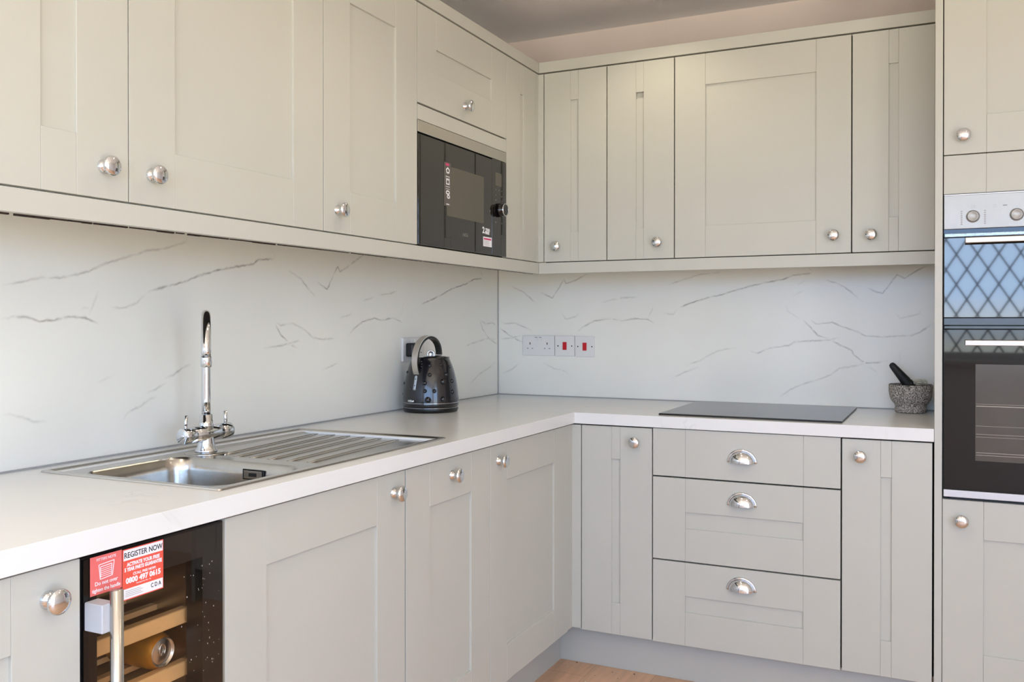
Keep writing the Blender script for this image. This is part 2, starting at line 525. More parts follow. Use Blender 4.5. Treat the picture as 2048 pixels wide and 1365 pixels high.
pr = thing('door_1', (RX, (PAT[0] + PAT[1]) / 2, 0), 'white glazed patio doors in the right wall out of view', 'door', kind='structure')
b = B(); y0, y1, z0, z1 = PAT; t = 0.07
for bx in ((y0, y1, z0 + .001, z0 + t), (y0, y1, z1 - t, z1), (y0, y0 + t, z0 + t, z1 - t), (y1 - t, y1, z0 + t, z1 - t), ((y0 + y1) / 2 - .06, (y0 + y1) / 2 + .06, z0 + t, z1 - t)):
    b.box(RX + 0.04, RX + 0.11, bx[0], bx[1], bx[2], bx[3], 0.004)
b.build('door_frame', M['upvc'], pr)

for i, (x, y) in enumerate(DOWN):
    dl = thing('downlight', (x, y, CZ), 'round recessed ceiling downlight ' + ['just in front of the back wall cabinets', 'above the kettle end of the floor', 'beside the left wall near the wine cooler', 'in front of the tall oven cabinet', 'on the patio door side of the room', 'nearest the leaded window'][i], 'ceiling light', group='recessed ceiling downlights')
    b = B(); b.lathe([(0, 0.044), (-0.004, 0.044), (-0.006, 0.040), (-0.006, 0.036), (-0.001, 0.034)], (x, y, CZ), seg=28, cap=False); b.build('bezel', M['white'], dl)

VEINS_BACK = [(1.00, [(0.815, 1.286), (0.859, 1.304), (0.926, 1.324), (0.991, 1.338), (1.05, 1.356), (1.107, 1.371), (1.164, 1.383), (1.226, 1.393), (1.257, 1.407), (1.33, 1.414)]),
  (0.50, [(1.333, 1.414), (1.321, 1.43), (1.315, 1.44)]),
  (0.35, [(0.742, 1.266), (0.791, 1.259), (0.815, 1.286)]),
  (0.50, [(1.372, 1.388), (1.413, 1.376), (1.442, 1.361), (1.472, 1.337), (1.495, 1.312)]),
  (0.75, [(1.518, 1.358), (1.546, 1.343), (1.577, 1.334), (1.597, 1.363), (1.625, 1.401), (1.65, 1.388), (1.686, 1.412), (1.735, 1.435)]),
  (0.85, [(1.294, 1.239), (1.324, 1.207), (1.348, 1.179), (1.396, 1.161), (1.431, 1.142), (1.469, 1.124), (1.478, 1.106), (1.513, 1.077), (1.564, 1.08), (1.6, 1.09)]),
  (0.60, [(1.324, 1.239), (1.342, 1.221), (1.402, 1.227), (1.437, 1.211), (1.484, 1.195), (1.518, 1.177), (1.575, 1.174), (1.609, 1.176), (1.675, 1.181), (1.703, 1.193), (1.73, 1.214), (1.75, 1.226)]),
  (0.60, [(1.095, 1.116), (1.127, 1.107), (1.171, 1.128), (1.208, 1.133), (1.245, 1.14), (1.264, 1.153), (1.33, 1.158), (1.39, 1.161), (1.431, 1.171)]),
  (0.40, [(0.784, 1.001), (0.845, 1.029), (0.899, 1.05)]),
  (0.45, [(0.839, 1.055), (0.899, 1.073), (0.932, 1.094), (0.972, 1.114), (1.005, 1.122), (1.05, 1.128)]),
  (0.50, [(1.209, 0.939), (1.252, 0.972), (1.288, 0.989), (1.337, 1.006), (1.396, 1.03), (1.426, 1.055), (1.484, 1.066), (1.518, 1.076)]),
  (0.50, [(1.62, 1.262), (1.634, 1.241), (1.664, 1.249), (1.7, 1.259), (1.705, 1.28)]),
  (0.70, [(0.478, 1.238), (0.522, 1.243), (0.572, 1.234), (0.63, 1.243), (0.686, 1.239), (0.715, 1.222)]),
  (0.35, [(0.686, 1.243), (0.707, 1.287), (0.714, 1.3)]),
  (0.45, [(0.522, 1.319), (0.572, 1.329), (0.644, 1.331)]),
  (0.40, [(0.77, 1.38), (0.838, 1.401), (0.899, 1.418), (0.965, 1.423), (0.991, 1.432)]),
  (0.40, [(1.233, 1.296), (1.239, 1.27), (1.288, 1.239)]),
  (0.30, [(1.251, 1.321), (1.3, 1.352)]),
  (0.35, [(1.269, 1.365), (1.312, 1.393)]),
  (0.30, [(1.631, 1.123), (1.637, 1.093), (1.626, 1.075)]),
  (0.30, [(1.524, 1.067), (1.564, 1.04)]),
  (0.50, [(0.06, 1.386), (0.117, 1.364), (0.152, 1.338), (0.184, 1.308)]),
  (0.75, [(0.201, 1.358), (0.26, 1.332), (0.287, 1.368), (0.314, 1.412), (0.324, 1.393), (0.364, 1.404), (0.424, 1.434)]),
  (0.90, [(0.007, 1.204), (0.053, 1.172), (0.11, 1.144), (0.121, 1.139)]),
  (0.55, [(0.007, 1.237), (0.032, 1.221), (0.082, 1.225), (0.131, 1.205), (0.166, 1.192)]),
  (0.60, [(0.007, 1.154), (0.068, 1.159), (0.117, 1.171)]),
  (0.50, [(0.304, 1.268), (0.324, 1.241), (0.371, 1.252), (0.388, 1.277)]),
  (0.70, [(0.375, 1.187), (0.404, 1.209), (0.451, 1.233), (0.509, 1.241), (0.535, 1.239)]),
  (0.50, [(0.018, 1.001), (0.068, 1.021), (0.11, 1.051)]),
  (0.35, [(0.215, 1.053), (0.27, 1.029), (0.324, 1.018), (0.338, 1.005)]),
  (0.40, [(0.483, 1.31), (0.535, 1.322), (0.566, 1.327)])]
VEINS_LEFT = [(1.00, [(-0.65, 1.296), (-0.575, 1.314), (-0.496, 1.336), (-0.415, 1.362), (-0.292, 1.387), (-0.228, 1.408), (-0.148, 1.415)]),
  (0.50, [(-0.146, 1.415), (-0.158, 1.436), (-0.168, 1.454)]),
  (0.45, [(-0.938, 1.323), (-0.869, 1.329), (-0.812, 1.341)]),
  (0.70, [(-1.113, 1.181), (-1.081, 1.205), (-1.03, 1.23), (-0.96, 1.242), (-0.915, 1.235), (-0.841, 1.243), (-0.778, 1.227)]),
  (0.30, [(-0.792, 1.246), (-0.768, 1.305)]),
  (0.45, [(-1.169, 1.239), (-1.097, 1.254), (-1.093, 1.273)]),
  (0.40, [(-1.261, 1.174), (-1.216, 1.173), (-1.185, 1.175)]),
  (0.55, [(-0.311, 1.128), (-0.215, 1.144), (-0.107, 1.157), (-0.016, 1.153)]),
  (0.80, [(-0.175, 1.236), (-0.148, 1.199), (-0.093, 1.16), (-0.008, 1.13)]),
  (0.55, [(-0.168, 1.236), (-0.121, 1.221), (-0.051, 1.225), (-0.001, 1.204)]),
  (0.45, [(-0.267, 0.968), (-0.175, 1.009), (-0.079, 1.033), (-0.023, 1.056)]),
  (0.50, [(-1.261, 1.074), (-1.216, 1.084), (-1.162, 1.096)]),
  (0.30, [(-1.039, 1.299), (-0.951, 1.316)]),
  (1.00, [(-1.949, 1.302), (-1.911, 1.313), (-1.82, 1.335), (-1.772, 1.353), (-1.69, 1.373), (-1.637, 1.383), (-1.568, 1.394), (-1.547, 1.408), (-1.473, 1.415)]),
  (0.50, [(-1.472, 1.415), (-1.484, 1.437), (-1.499, 1.455)]),
  (0.35, [(-2.061, 1.264), (-2.021, 1.262), (-1.98, 1.276), (-1.949, 1.302)]),
  (0.50, [(-2.335, 1.305), (-2.297, 1.312), (-2.24, 1.326), (-2.198, 1.327), (-2.158, 1.335), (-2.117, 1.346), (-2.089, 1.36), (-2.06, 1.37), (-1.969, 1.398), (-1.954, 1.405), (-1.894, 1.414), (-1.808, 1.441)]),
  (0.85, [(-2.336, 1.234), (-2.301, 1.24), (-2.273, 1.239), (-2.244, 1.23), (-2.207, 1.233), (-2.172, 1.241), (-2.127, 1.238), (-2.089, 1.224)]),
  (0.35, [(-2.145, 1.255), (-2.131, 1.261), (-2.108, 1.262)]),
  (0.35, [(-2.117, 1.242), (-2.099, 1.286), (-2.089, 1.306)]),
  (0.50, [(-1.419, 1.386), (-1.355, 1.362), (-1.323, 1.334), (-1.28, 1.306)]),
  (0.75, [(-1.28, 1.357), (-1.224, 1.333), (-1.197, 1.374), (-1.169, 1.409), (-1.156, 1.393), (-1.101, 1.418), (-1.06, 1.441), (-1.006, 1.467)]),
  (0.70, [(-1.481, 1.235), (-1.451, 1.192), (-1.404, 1.161), (-1.364, 1.144)]),
  (0.50, [(-1.481, 1.235), (-1.451, 1.218), (-1.396, 1.225), (-1.356, 1.212), (-1.323, 1.196), (-1.298, 1.18), (-1.255, 1.174), (-1.183, 1.175)]),
  (0.45, [(-1.525, 1.153), (-1.451, 1.157), (-1.356, 1.173)]),
  (0.50, [(-1.96, 1.05), (-1.923, 1.059), (-1.885, 1.075)]),
  (0.60, [(-1.895, 1.086), (-1.866, 1.092), (-1.836, 1.108), (-1.801, 1.12)]),
  (0.50, [(-2.026, 0.991), (-2.004, 1.011), (-1.973, 1.019), (-1.941, 1.036), (-1.914, 1.041)]),
  (0.30, [(-2.101, 1.084), (-2.072, 1.095), (-2.043, 1.105)]),
  (0.35, [(-2.336, 1.033), (-2.316, 1.034), (-2.286, 1.023), (-2.258, 1.011), (-2.223, 1.009)]),
  (0.30, [(-2.085, 0.915), (-2.056, 0.923)])]


def veined(name, frame, a0, a1, z0, z1, veins, th):
    """marble sheet; the traced veins are thin strips of the same mesh and material"""
    q = B(frame)
    q.box(a0, a1, -th, 0.0, z0, z1)
    uvl = q.bm.loops.layers.uv.new('UVMap')
    for f in q.bm.faces:
        for l in f.loops: l[uvl].uv = (0, 0)
    rnd = random.Random(3)
    lift = 0.00012
    for st, pts in veins:
        # resample with a little natural wobble
        P = []
        for (p, r_) in zip(pts, pts[1:]):
            L = math.hypot(r_[0] - p[0], r_[1] - p[1]); n = max(2, int(L / 0.008))
            for i in range(n):
                tt = i / n
                P.append((p[0] + (r_[0] - p[0]) * tt, p[1] + (r_[1] - p[1]) * tt))
        P.append(pts[-1])
        P = [(x + rnd.uniform(-.0009, .0009), z + rnd.uniform(-.0009, .0009)) for x, z in P]
        n = len(P); rows = []
        for i, (x, z) in enumerate(P):
            ax, az = P[max(0, i - 1)]; bx, bz = P[min(n - 1, i + 1)]
            dx, dz = bx - ax, bz - az; L = math.hypot(dx, dz) or 1
            nx, nz = -dz / L, dx / L
            hw = 0.0060 * (0.75 + 0.5 * rnd.random())
            tp = min(1.0, i / 4 + 0.02, (n - 1 - i) / 4 + 0.02)
            zc = lambda v: min(max(v, z0 + 0.001), z1 - 0.001)
            rows.append((q.bm.verts.new((x - nx * hw, lift, zc(z - nz * hw))), q.bm.verts.new((x, lift, zc(z))), q.bm.verts.new((x + nx * hw, lift, zc(z + nz * hw))), st * tp))
        q._t([v for r_ in rows for v in r_[:3]])
        lift += 0.00002
        for r0, r1 in zip(rows, rows[1:]):
            for k_, (va, vb) in enumerate(((0.0, 0.5), (0.5, 1.0))):
                f = q.bm.faces.new((r0[k_], r0[k_ + 1], r1[k_ + 1], r1[k_]))
                for l, (uu, vv) in zip(f.loops, ((r0[3], va), (r0[3], vb), (r1[3], vb), (r1[3], va))): l[uvl].uv = (uu, vv)
    return q
o = veined('splash_left', LEFT(0.0), -3.4, -0.0045, 0.9105, 1.46, VEINS_LEFT, 0.005).build('splashback', M['splash'])
tag(o, 'white grey-veined marble splashback on the left wall behind the sink', 'splashback')
o = veined('splash_back', BACK(0.0), 0.0005, XS - 0.001, 0.9105, 1.46, VEINS_BACK, 0.005).build('splashback', M['splash'])
tag(o, 'white grey-veined marble splashback on the back wall behind the hob', 'splashback')
b = B(); b.box(0.0004, 0.0035, -0.0035, -0.0004, 0.914, 1.4595); struct(b.build('trim_1', M['trim']))
b = B(); b.box(0.0004, 0.004, -3.3, -0.004, 0.9102, 0.9135); struct(b.build('trim_2', M['seal']))
b = B(); b.box(0.004, XS - 0.002, -0.004, -0.0004, 0.9102, 0.9135); struct(b.build('trim_3', M['seal']))

# ------------------------------------------------------------------ cabinet making
XU, YU, XD, YD, YT = 0.351, -0.3496, 0.595, -0.603, -0.6075
XW, YW = 0.6065, -0.6105
TH = 0.019
def shaker(f, u0, u1, w0, w1, p=None, parent=None, name='door', fullpanel=False, stiles=None, gap=0.0, label=None, joints=True, rec=0.0065):
    """framed door: full-height stiles, rails between them, recessed centre panel p=(u0,u1,w0,w1)"""
    q = B(f); bv = 0.0007; j = 0.00035
    if p:
        a0, a1, b0, b1 = p
        q.box(u0, a0 - j, -TH, 0, w0, w1, bv); q.box(a1 + j, u1, -TH, 0, w0, w1, bv)
        q.box(a0, a1, -TH, 0, w0, b0, bv); q.box(a0, a1, -TH, 0, b1, w1, bv)
        q.box(a0 - 0.004, a1 + 0.004, -TH + 0.003, -rec, b0 - 0.004, b1 - gap)
        if gap: q.box(a0 - 0.004, a1 + 0.004, -TH + 0.001, -TH + 0.003, b1 - gap - 0.01, b1)
    elif stiles:
        a0, a1 = stiles
        q.box(u0, a0 - j, -TH, 0, w0, w1, bv); q.box(a1 + j, u1, -TH, 0, w0, w1, bv); q.box(a0, a1, -TH, 0, w0, w1, bv)
    else:
        q.box(u0, u1, -TH, 0, w0, w1, bv)
    return q.build(name, M['paint'], parent, label)
KN = [(-.001, .0138), (.0015, .0138), (.003, .0122), (.0042, .0122), (.0055, .0100), (.010, .0070), (.015, .0070), (.0185, .0105), (.0205, .0165), (.0225, .0190), (.0245, .0196), (.0270, .0188), (.0295, .0160), (.0315, .0112), (.0326, .0060), (.0330, 0)]
def knob(f, u, w, parent):
    c = Vector(f(u, 0, w)); ax = Vector(f(u, 1, w)) - c
    q = B(); q.lathe(KN, c, ax, 40)
    return q.build('knob', M['chrome'], parent)
def carcass(f, u0, u1, w0, w1, depth, parent, top=True, name='carcass', t=0.018):
    """cabinet box open at the front, behind the door line"""
    q = B(f); fr = -TH - 0.003; bk = -depth
    q.box(u0, u0 + t, bk, fr, w0, w1); q.box(u1 - t, u1, bk, fr, w0, w1)
    q.box(u0 + t, u1 - t, bk, fr, w0, w0 + t)
    if top: q.box(u0 + t, u1 - t, bk, fr, w1 - t, w1)
    q.box(u0 + t, u1 - t, bk, bk + 0.008, w0 + t, w1 - (t if top else 0))
    return q.build(name, M['carcass'], parent)

# ---- wall cabinets on the left wall
fl = LEFT(XU); UB, UT, UP0, UP1 = 1.4625, 2.1932, 1.5753, 2.0815
CB, CT = 1.4610, 2.1960
def wall_cab(f, u0, u1, pan, kn, label, gap=0.0, depth=0.345, e=0.0015):
    r = thing('wall_cabinet', f((u0 + u1) / 2, -depth / 2, CB), label, 'wall cabinet', 'shaker wall cabinets')
    carcass(f, u0, u1, CB, CT, depth, r)
    d = shaker(f, u0 + e, u1 - e, UB, UT, pan, r, gap=gap)
    if kn: knob(f, kn[0], kn[1], d)
    return r
wall_cab(fl, -2.6190, -2.3125, (-2.502, -2.430, UP0, UP1), (-2.3714, 1.5225), 'cream shaker wall cabinet, leftmost, cut off by the left edge, knob at its lower right')
wall_cab(fl, -2.3125, -1.7005, (-2.194, -1.819, UP0, UP1), (-2.2568, 1.5225), 'wide cream shaker wall cabinet above the sink, knob at its lower left')
wall_cab(fl, -1.7005, -1.2455, (-1.585, -1.363, UP0, UP1), (-1.6423, 1.5212), 'cream shaker wall cabinet directly left of the microwave, knob at its lower left')
r = thing('microwave_cabinet', (0.17, -0.94, CB), 'cream wall cabinet with a short flap door that houses the built-in microwave', 'wall cabinet')
q = B(fl)
for a in ((-1.2450, -1.2270), (-0.6520, -0.6340)): q.box(a[0], a[1], -0.345, -TH - 0.003, CB, CT)
for a in ((CB, CB + 0.004), (1.8870, 1.8930), (CT - .018, CT)): q.box(-1.2270, -0.6520, -0.345, -TH - 0.003, a[0], a[1])
q.box(-1.2270, -0.6520, -0.345, -0.340, CB + .018, CT - .018)
q.build('carcass', M['carcass'], r)
d = shaker(fl, -1.2435, -0.6355, 1.8925, UT, (-1.1325, -0.7526, 2.0030, UP1 - .003), r)
knob(fl, -0.9473, 1.9415, d)
q = B(fl); q.box(-1.2435, -0.6355, -TH, 0, 1.8415, 1.8870, 0.0007); q.build('filler_strip', M['paint'], r)
wall_cab(fl, -0.6340, -0.3705, (-0.515, -0.4890, UP0, UP1), None, 'narrow cream wall cabinet between the microwave and the corner, no knob', depth=0.345)
# corner post between the two runs of wall cabinets
b = B(); b.slab([(XU - TH, -0.3690), (XU, -0.3690), (XU, YU), (0.3720, YU), (0.3720, YU + TH), (XU - TH, YU + TH)], UB, UT, 0.0006)
tag(b.build('corner_post', M['paint']), 'cream L-shaped corner post joining the two runs of wall cabinets', 'corner post')

# ---- wall cabinets on the back wall
fb = BACK(YU)
wall_cab(fb, 0.3735, 0.6325, (0.4851, 0.5165, UP0, UP1), (0.4300, 1.5205), 'narrow cream wall cabinet on the back wall nearest the corner, knob at its lower left', e=0.002)
wall_cab(fb, 0.6325, 0.8925, (0.7467, 0.7760, UP0, UP1), (0.8320, 1.5215), 'narrow cream wall cabinet with a small dark slot above its slipped centre panel', gap=0.0235, e=0.002)
wall_cab(fb, 0.8925, 1.5000, (1.0065, 1.3853, UP0, UP1), (1.4440, 1.5215), 'wide cream shaker wall cabinet above the hob, knob at its lower right', e=0.002)
wall_cab(fb, 1.5000, XS - 0.0015, (1.6150, 1.6440, UP0, UP1), (1.5625, 1.5185), 'narrow cream wall cabinet beside the tall oven cabinet', e=0.002)

# ---- cornice and pelmet strips (mitred at the corner)
def strip(name, pts, z0, z1, label, cat, mm=M['paint']):
    q = B(); q.slab(pts, z0, z1, 0.0008)
    return tag(q.build(name, mm), label, cat)
g = 0.0015
strip('cornice', [(XU - .02, -3.3), (XU + g, -3.3), (XU + g, YU - g), (XU - .02, YU + .02)], 2.1985, 2.2395, 'cream cornice strip along the top of the left wall cabinets', 'cornice')
strip('cornice', [(XU - .019, YU + .02), (XU + g + .001, YU - g), (XS - .001, YU - g), (XS - .001, YU + .02)], 2.1985, 2.2395, 'cream cornice strip along the top of the back wall cabinets', 'cornice')
b = B(); b.slab([(XU - .018, -3.3), (XU + g, -3.3), (XU + g, YU - g), (XU - .018, YU + .018)], 1.4165, 1.4588, 0.0008)
o = b.build('pelmet', M['paint']); tag(o, 'cream light pelmet strip under the left wall cabinets', 'pelmet')
ORG[o.name] = Vector((0, 0, 0))
rnd = random.Random(5); b = B(); y = -3.2
while y < -0.75:
    L = rnd.uniform(.02, .09)
    k_ = max(0.2, min(1.0, (-0.5 - y) / 1.7))
    b.box(XU - .0235, XU - .0182, y, y + L, 1.4165 - 0.0035 * rnd.uniform(.5, 1) * k_, 1.450)
    y += L + (rnd.uniform(0.002, .012) if rnd.random() < .4 else 0)
b.box(XU - .0215, XU - .0182, -0.75, -0.36, 1.4155, 1.450)
b.build('raw_edge', M['chip'], o, 'chipped dark raw edge')
strip('pelmet', [(XU - .017, YU + .018), (XU + g + .001, YU - g), (XS - .001, YU - g), (XS - .001, YU + .018)], 1.4165, 1.4588, 'cream light pelmet strip under the back wall cabinets', 'pelmet')

# ------------------------------------------------------------------ base cabinets, left run
fd = LEFT(XD); DB, DT, DP0, DP1 = 0.1448, 0.8662, 0.2545, 0.7545
KB, KT = 0.1440, 0.8700
def base_cab(f, u0, u1, pan, kn, label, depth, e0=0.0018, e1=0.0015):
    r = thing('base_cabinet', f((u0 + u1) / 2, -depth / 2, KB), label, 'base cabinet', 'shaker base cabinets')
    carcass(f, u0, u1, KB, KT, depth, r, top=False)
    d = shaker(f, u0 + e0, u1 - e1, DB, DT, pan, r)
    if kn: knob(f, kn[0], kn[1], d)
    return r
base_cab(fd, -3.2250, -2.6195, (-3.11, -2.7342, DP0, DP1), (-2.6760, 0.8180), 'pale grey base cabinet at the left edge, left of the wine cooler', 0.56)
base_cab(fd, -2.3130, -1.6975, (-2.1988, -1.8205, DP0, DP1), (-1.7500, 0.8180), 'wide pale grey base cabinet between the wine cooler and the next cabinet, under the sink', 0.56, e1=0.003)
base_cab(fd, -1.6940, -1.2400, (-1.5810, -1.3576, DP0, DP1), (-1.4670, 0.8180), 'pale grey base cabinet under the drainer end of the worktop', 0.56, e0=0.0, e1=0.001)
base_cab(fd, -1.2395, -0.6460, (-1.1287, -0.7672, DP0, DP1), (-1.1890, 0.8180), 'pale grey base cabinet in the inner corner of the left run', 0.56, e0=0.0008, e1=0.0)
b = B(); b.slab([(XD - TH, -0.6450), (XD - .0005, -0.6450), (XD - .0005, YD + .0005), (0.6275, YD + .0005), (0.6275, YD + TH), (XD - TH, YD + TH)], 0.1475, DT, 0.0006)
tag(b.build('corner_post', M['paint']), 'pale grey corner post joining the two runs of base cabinets under the worktop', 'corner post')
# ---- back run
fk = BACK(YD)
base_cab(fk, 0.6290, 0.8872, (0.7415, 0.7721, DP0, DP1), (0.8290, 0.8170), 'narrow pale grey base cabinet between the corner and the drawers', 0.56)
base_cab(fk, 1.4945, 1.7520, (1.6078, 1.6384, DP0, DP1), (1.5500, 0.8150), 'narrow pale grey base cabinet right of the drawers, below the mortar', 0.56)
r = thing('drawer_unit', fk(1.19, -0.28, KB), 'pale grey three-drawer base unit with cup handles under the hob', 'drawer unit')
carcass(fk, 0.8875, 1.4942, KB, KT, 0.56, r, top=False)
def cup(f, u, w, parent):
    """half-dome cup pull open at the bottom, with a raised arch flange"""
    q = B(f); A, H, D = 0.0415, 0.0370, 0.0260; t = 0.0014; nu, nv = 24, 10
    for (a_, h_, d_) in ((A, H, D), (A - t, H - t, D - t)):
        rows = []
        for j in range(nv + 1):
            v = j / nv * math.pi / 2
            rows.append([q.bm.verts.new((u + a_ * math.cos(i / nu * math.pi), d_ * math.sin(i / nu * math.pi) * math.sin(v) ** 0.9 + 0.001, w + h_ * math.sin(i / nu * math.pi) * math.cos(v))) for i in range(nu + 1)])
        for a, c in zip(rows, rows[1:]):
            for i in range(nu): q.bm.faces.new((a[i], a[i + 1], c[i + 1], c[i])).smooth = True
        q._t([v for r_ in rows for v in r_])
    # flange arch
    pr = [(0.0, 0.0), (0.0075, 0.0), (0.0068, 0.0026), (0.0034, 0.0042), (0.0, 0.0034)]
    rings = []
    for i in range(nu + 1):
        an = i / nu * math.pi
        rings.append([q.bm.verts.new((u + (A + p) * math.cos(an), dd, w + (H + p) * math.sin(an))) for p, dd in pr])
    for a, c in zip(rings, rings[1:]):
        for k_ in range(len(pr)): q.bm.faces.new((a[k_], a[(k_ + 1) % len(pr)], c[(k_ + 1) % len(pr)], c[k_])).smooth = True
    q.bm.faces.new(rings[0]); q.bm.faces.new(list(reversed(rings[-1])))
    q._t([v for r_ in rings for v in r_])
    return q.build('handle', M['chrome'], parent)
D0, D1 = 0.8895, 1.4917
d = shaker(fk, D0, D1, 0.7090, DT + .002, None, r, 'drawer', stiles=(1.0013, 1.3806)); cup(fk, 1.1885, 0.7700, d)
d = shaker(fk, D0, D1, 0.4270, 0.7040, (1.0013, 1.3804, 0.5365, 0.5917), r, 'drawer'); cup(fk, 1.1885, 0.6290, d)
d = shaker(fk, D0, D1, DB - .0015, 0.4220, (1.0010, 1.3804, 0.2552, 0.3100), r, 'drawer'); cup(fk, 1.1870, 0.3520, d)

# ---- plinths
XP, YP = 0.5215, -0.5325
b = B(); b.box(XP - .015, XP, -3.3, YP - 0.0015, 0.0, 0.1435); tag(b.build('plinth', M['plinth']), 'pale grey plinth board under the left run of base cabinets', 'plinth')
b = B(); b.box(XP - .012, XS - .001, YP, YP + .015, 0.0, 0.1435, 0.0006); tag(b.build('plinth', M['plinth']), 'pale grey plinth board under the drawers and back base cabinets', 'plinth')

# ------------------------------------------------------------------ worktop with the sink cut-out
SX0, SX1, SY0, SY1 = 0.0900, 0.5300, -2.2600, -1.4600
b = B(); bm = b.bm
WB, WT = 0.8711, 0.9100
xs = [0.0005, SX0, SX1, XW]; ys = [-3.30, SY0, SY1, YW, -0.0005]
def cell(x0, x1, y0, y1): return [(x0, y0), (x1, y0), (x1, y1), (x0, y1)]
vt = {}
def V_(x, y, z):
    k_ = (round(x, 5), round(y, 5), round(z, 5))
    if k_ not in vt: vt[k_] = bm.verts.new(k_)
    return vt[k_]
cells = []
for i in range(3):
    for j in range(4):
        if i == 1 and j == 1: continue
        cells.append((xs[i], xs[i + 1], ys[j], ys[j + 1]))
cells.append((XW, XS - .0008, YW, -0.0005))
edges = {}
for c in cells:
    cc = cell(*c)
    bm.faces.new([V_(x, y, WT) for x, y in cc]); bm.faces.new([V_(x, y, WB) for x, y in reversed(cc)])
    for p, q_ in zip(cc, cc[1:] + cc[:1]):
        k_ = frozenset((p, q_))
        edges[k_] = None if k_ in edges else (p, q_)
for e_ in edges.values():
    if e_:
        (ax, ay), (bx, by) = e_
        bm.faces.new((V_(ax, ay, WB), V_(bx, by, WB), V_(bx, by, WT), V_(ax, ay, WT)))
bm.normal_update()
be = [e_ for e_ in bm.edges if e_.is_valid and len(e_.link_faces) == 2 and e_.calc_face_angle(0) > 1.0]
bmesh.ops.bevel(bm, geom=be, offset=0.0012, segments=2, affect='EDGES', profile=0.5)
tag(b.build('worktop', M['worktop']), 'L-shaped off-white marble-effect worktop running round the corner', 'worktop')

# ------------------------------------------------------------------ sink
S = thing('sink', (0.31, -1.86, WT), 'stainless steel inset sink with a ridged drainer on its right', 'sink')
def rrect(x0, x1, y0, y1, r, n=6):
    rs = r if isinstance(r, (list, tuple)) else [r] * 4
    out = []
    for (cx, cy, a0, rr) in ((x1 - rs[0], y1 - rs[0], 0, rs[0]), (x0 + rs[1], y1 - rs[1], 90, rs[1]), (x0 + rs[2], y0 + rs[2], 180, rs[2]), (x1 - rs[3], y0 + rs[3], 270, rs[3])):
        for i in range(n + 1):
            a = R(a0 + 90 * i / n); out.append((cx + rr * math.cos(a), cy + rr * math.sin(a)))
    return out
def loops(q, rings, cap=True, smooth=True):
    vr = [[q.bm.verts.new(p) for p in r_] for r_ in rings]
    for a, c in zip(vr, vr[1:]):
        n = len(a)
        for i in range(n):
            f = q.bm.faces.new((a[i], a[(i + 1) % n], c[(i + 1) % n], c[i])); f.smooth = smooth
    if cap: q.bm.faces.new(vr[-1])
    return vr
OX0, OX1, OY0, OY1 = 0.0570, 0.5580, -2.2880, -1.4300
BX0, BX1, BY0, BY1 = 0.140, 0.520, -2.252, -1.977
PZ = WT + 0.0005           # flat pan level inside the raised rim
q = B()
# outer rim: two rings around, down into the pan
rim = [(rrect(OX0, OX1, OY0, OY1, .006, 3), WT + .0004), (rrect(OX0 + .001, OX1 - .001, OY0 + .001, OY1 - .001, .006, 3), WT + .0035),
       (rrect(OX0 + .010, OX1 - .010, OY0 + .010, OY1 - .010, .008, 3), WT + .0038), (rrect(OX0 + .018, OX1 - .016, OY0 + .016, OY1 - .018, .012, 3), WT - .0015)]
vr = loops(q, [[(x, y, z) for x, y in r_] for r_, z in rim], cap=False, smooth=False)
q.build('rim', M['steel'], S)
# pan (ledge + drainer deck) with the bowl opening
q = B()
ix0, ix1, iy0, iy1 = OX0 + .018, OX1 - .016, OY0 + .016, OY1 - .018
z = WT - .0014
inner = rrect(BX0, BX1, BY0, BY1, [.055, .05, .03, .05], 8)
outer = []
for (x, y) in inner:
    # push each point of the bowl mouth out to the pan's edge around the bowl
    outer.append((x, y))
iv = [q.bm.verts.new((x, y, z)) for x, y in inner]
ov = [q.bm.verts.new(p) for p in ((ix0, iy0, z), (ix1, iy0, z), (ix1, BY1 + .012, z), (ix0, BY1 + .012, z))]
es = [q.bm.edges.new((a, c)) for a, c in zip(iv, iv[1:] + iv[:1])] + [q.bm.edges.new((a, c)) for a, c in zip(ov, ov[1:] + ov[:1])]
bmesh.ops.triangle_fill(q.bm, use_beauty=True, use_dissolve=False, edges=es)
dz = WT - .0055
DY0 = BY1 + .045
q2 = [q.bm.verts.new(p) for p in ((ix0, BY1 + .012, z), (ix1, BY1 + .012, z), (ix1, DY0, z), (ix0, DY0, z))]
q.bm.faces.new(q2)
q.build('ledge', M['steelsink'], S)
q = B()
dr = [rrect(ix0, ix1, DY0, iy1, .004, 3), rrect(ix0 + .020, ix1 - .008, DY0 + .006, iy1 - .006, .012, 3), rrect(ix0 + .028, ix1 - .014, DY0 + .012, iy1 - .012, .012, 3)]
loops(q, [[(x, y, zz) for x, y in r_] for r_, zz in zip(dr, (z, z - .0005, dz))], cap=True, smooth=False)
o = q.build('drainer', M['steelsink'], S, 'ridged draining board')
rid = [(0.4728, -1.922, 0.4345, -1.4775), (0.417, -1.924, 0.3718, -1.4700), (0.361, -1.9257, 0.3123, -1.4640), (0.3059, -1.9263, 0.261, -1.4632), (0.2596, -1.928, 0.2085, -1.463), (0.2050, -1.9000, 0.1477, -1.463)]
for k_, (xa, ya, xb, yb) in enumerate(rid):
    q = B(); n = 12; pts = []; rr = []
    for i in range(n + 1):
        tt = i / n; pts.append((xa + (xb - xa) * tt, ya + (yb - ya) * tt, dz + .0005)); rr.append(.0042 if 0 < i < n else .001)
    q.tube(pts, rr, 10); q.sphere((xa, ya + .002, dz), .0052, 10, (1, 1, .9))
    q.build('ridge', M['steel'], o)
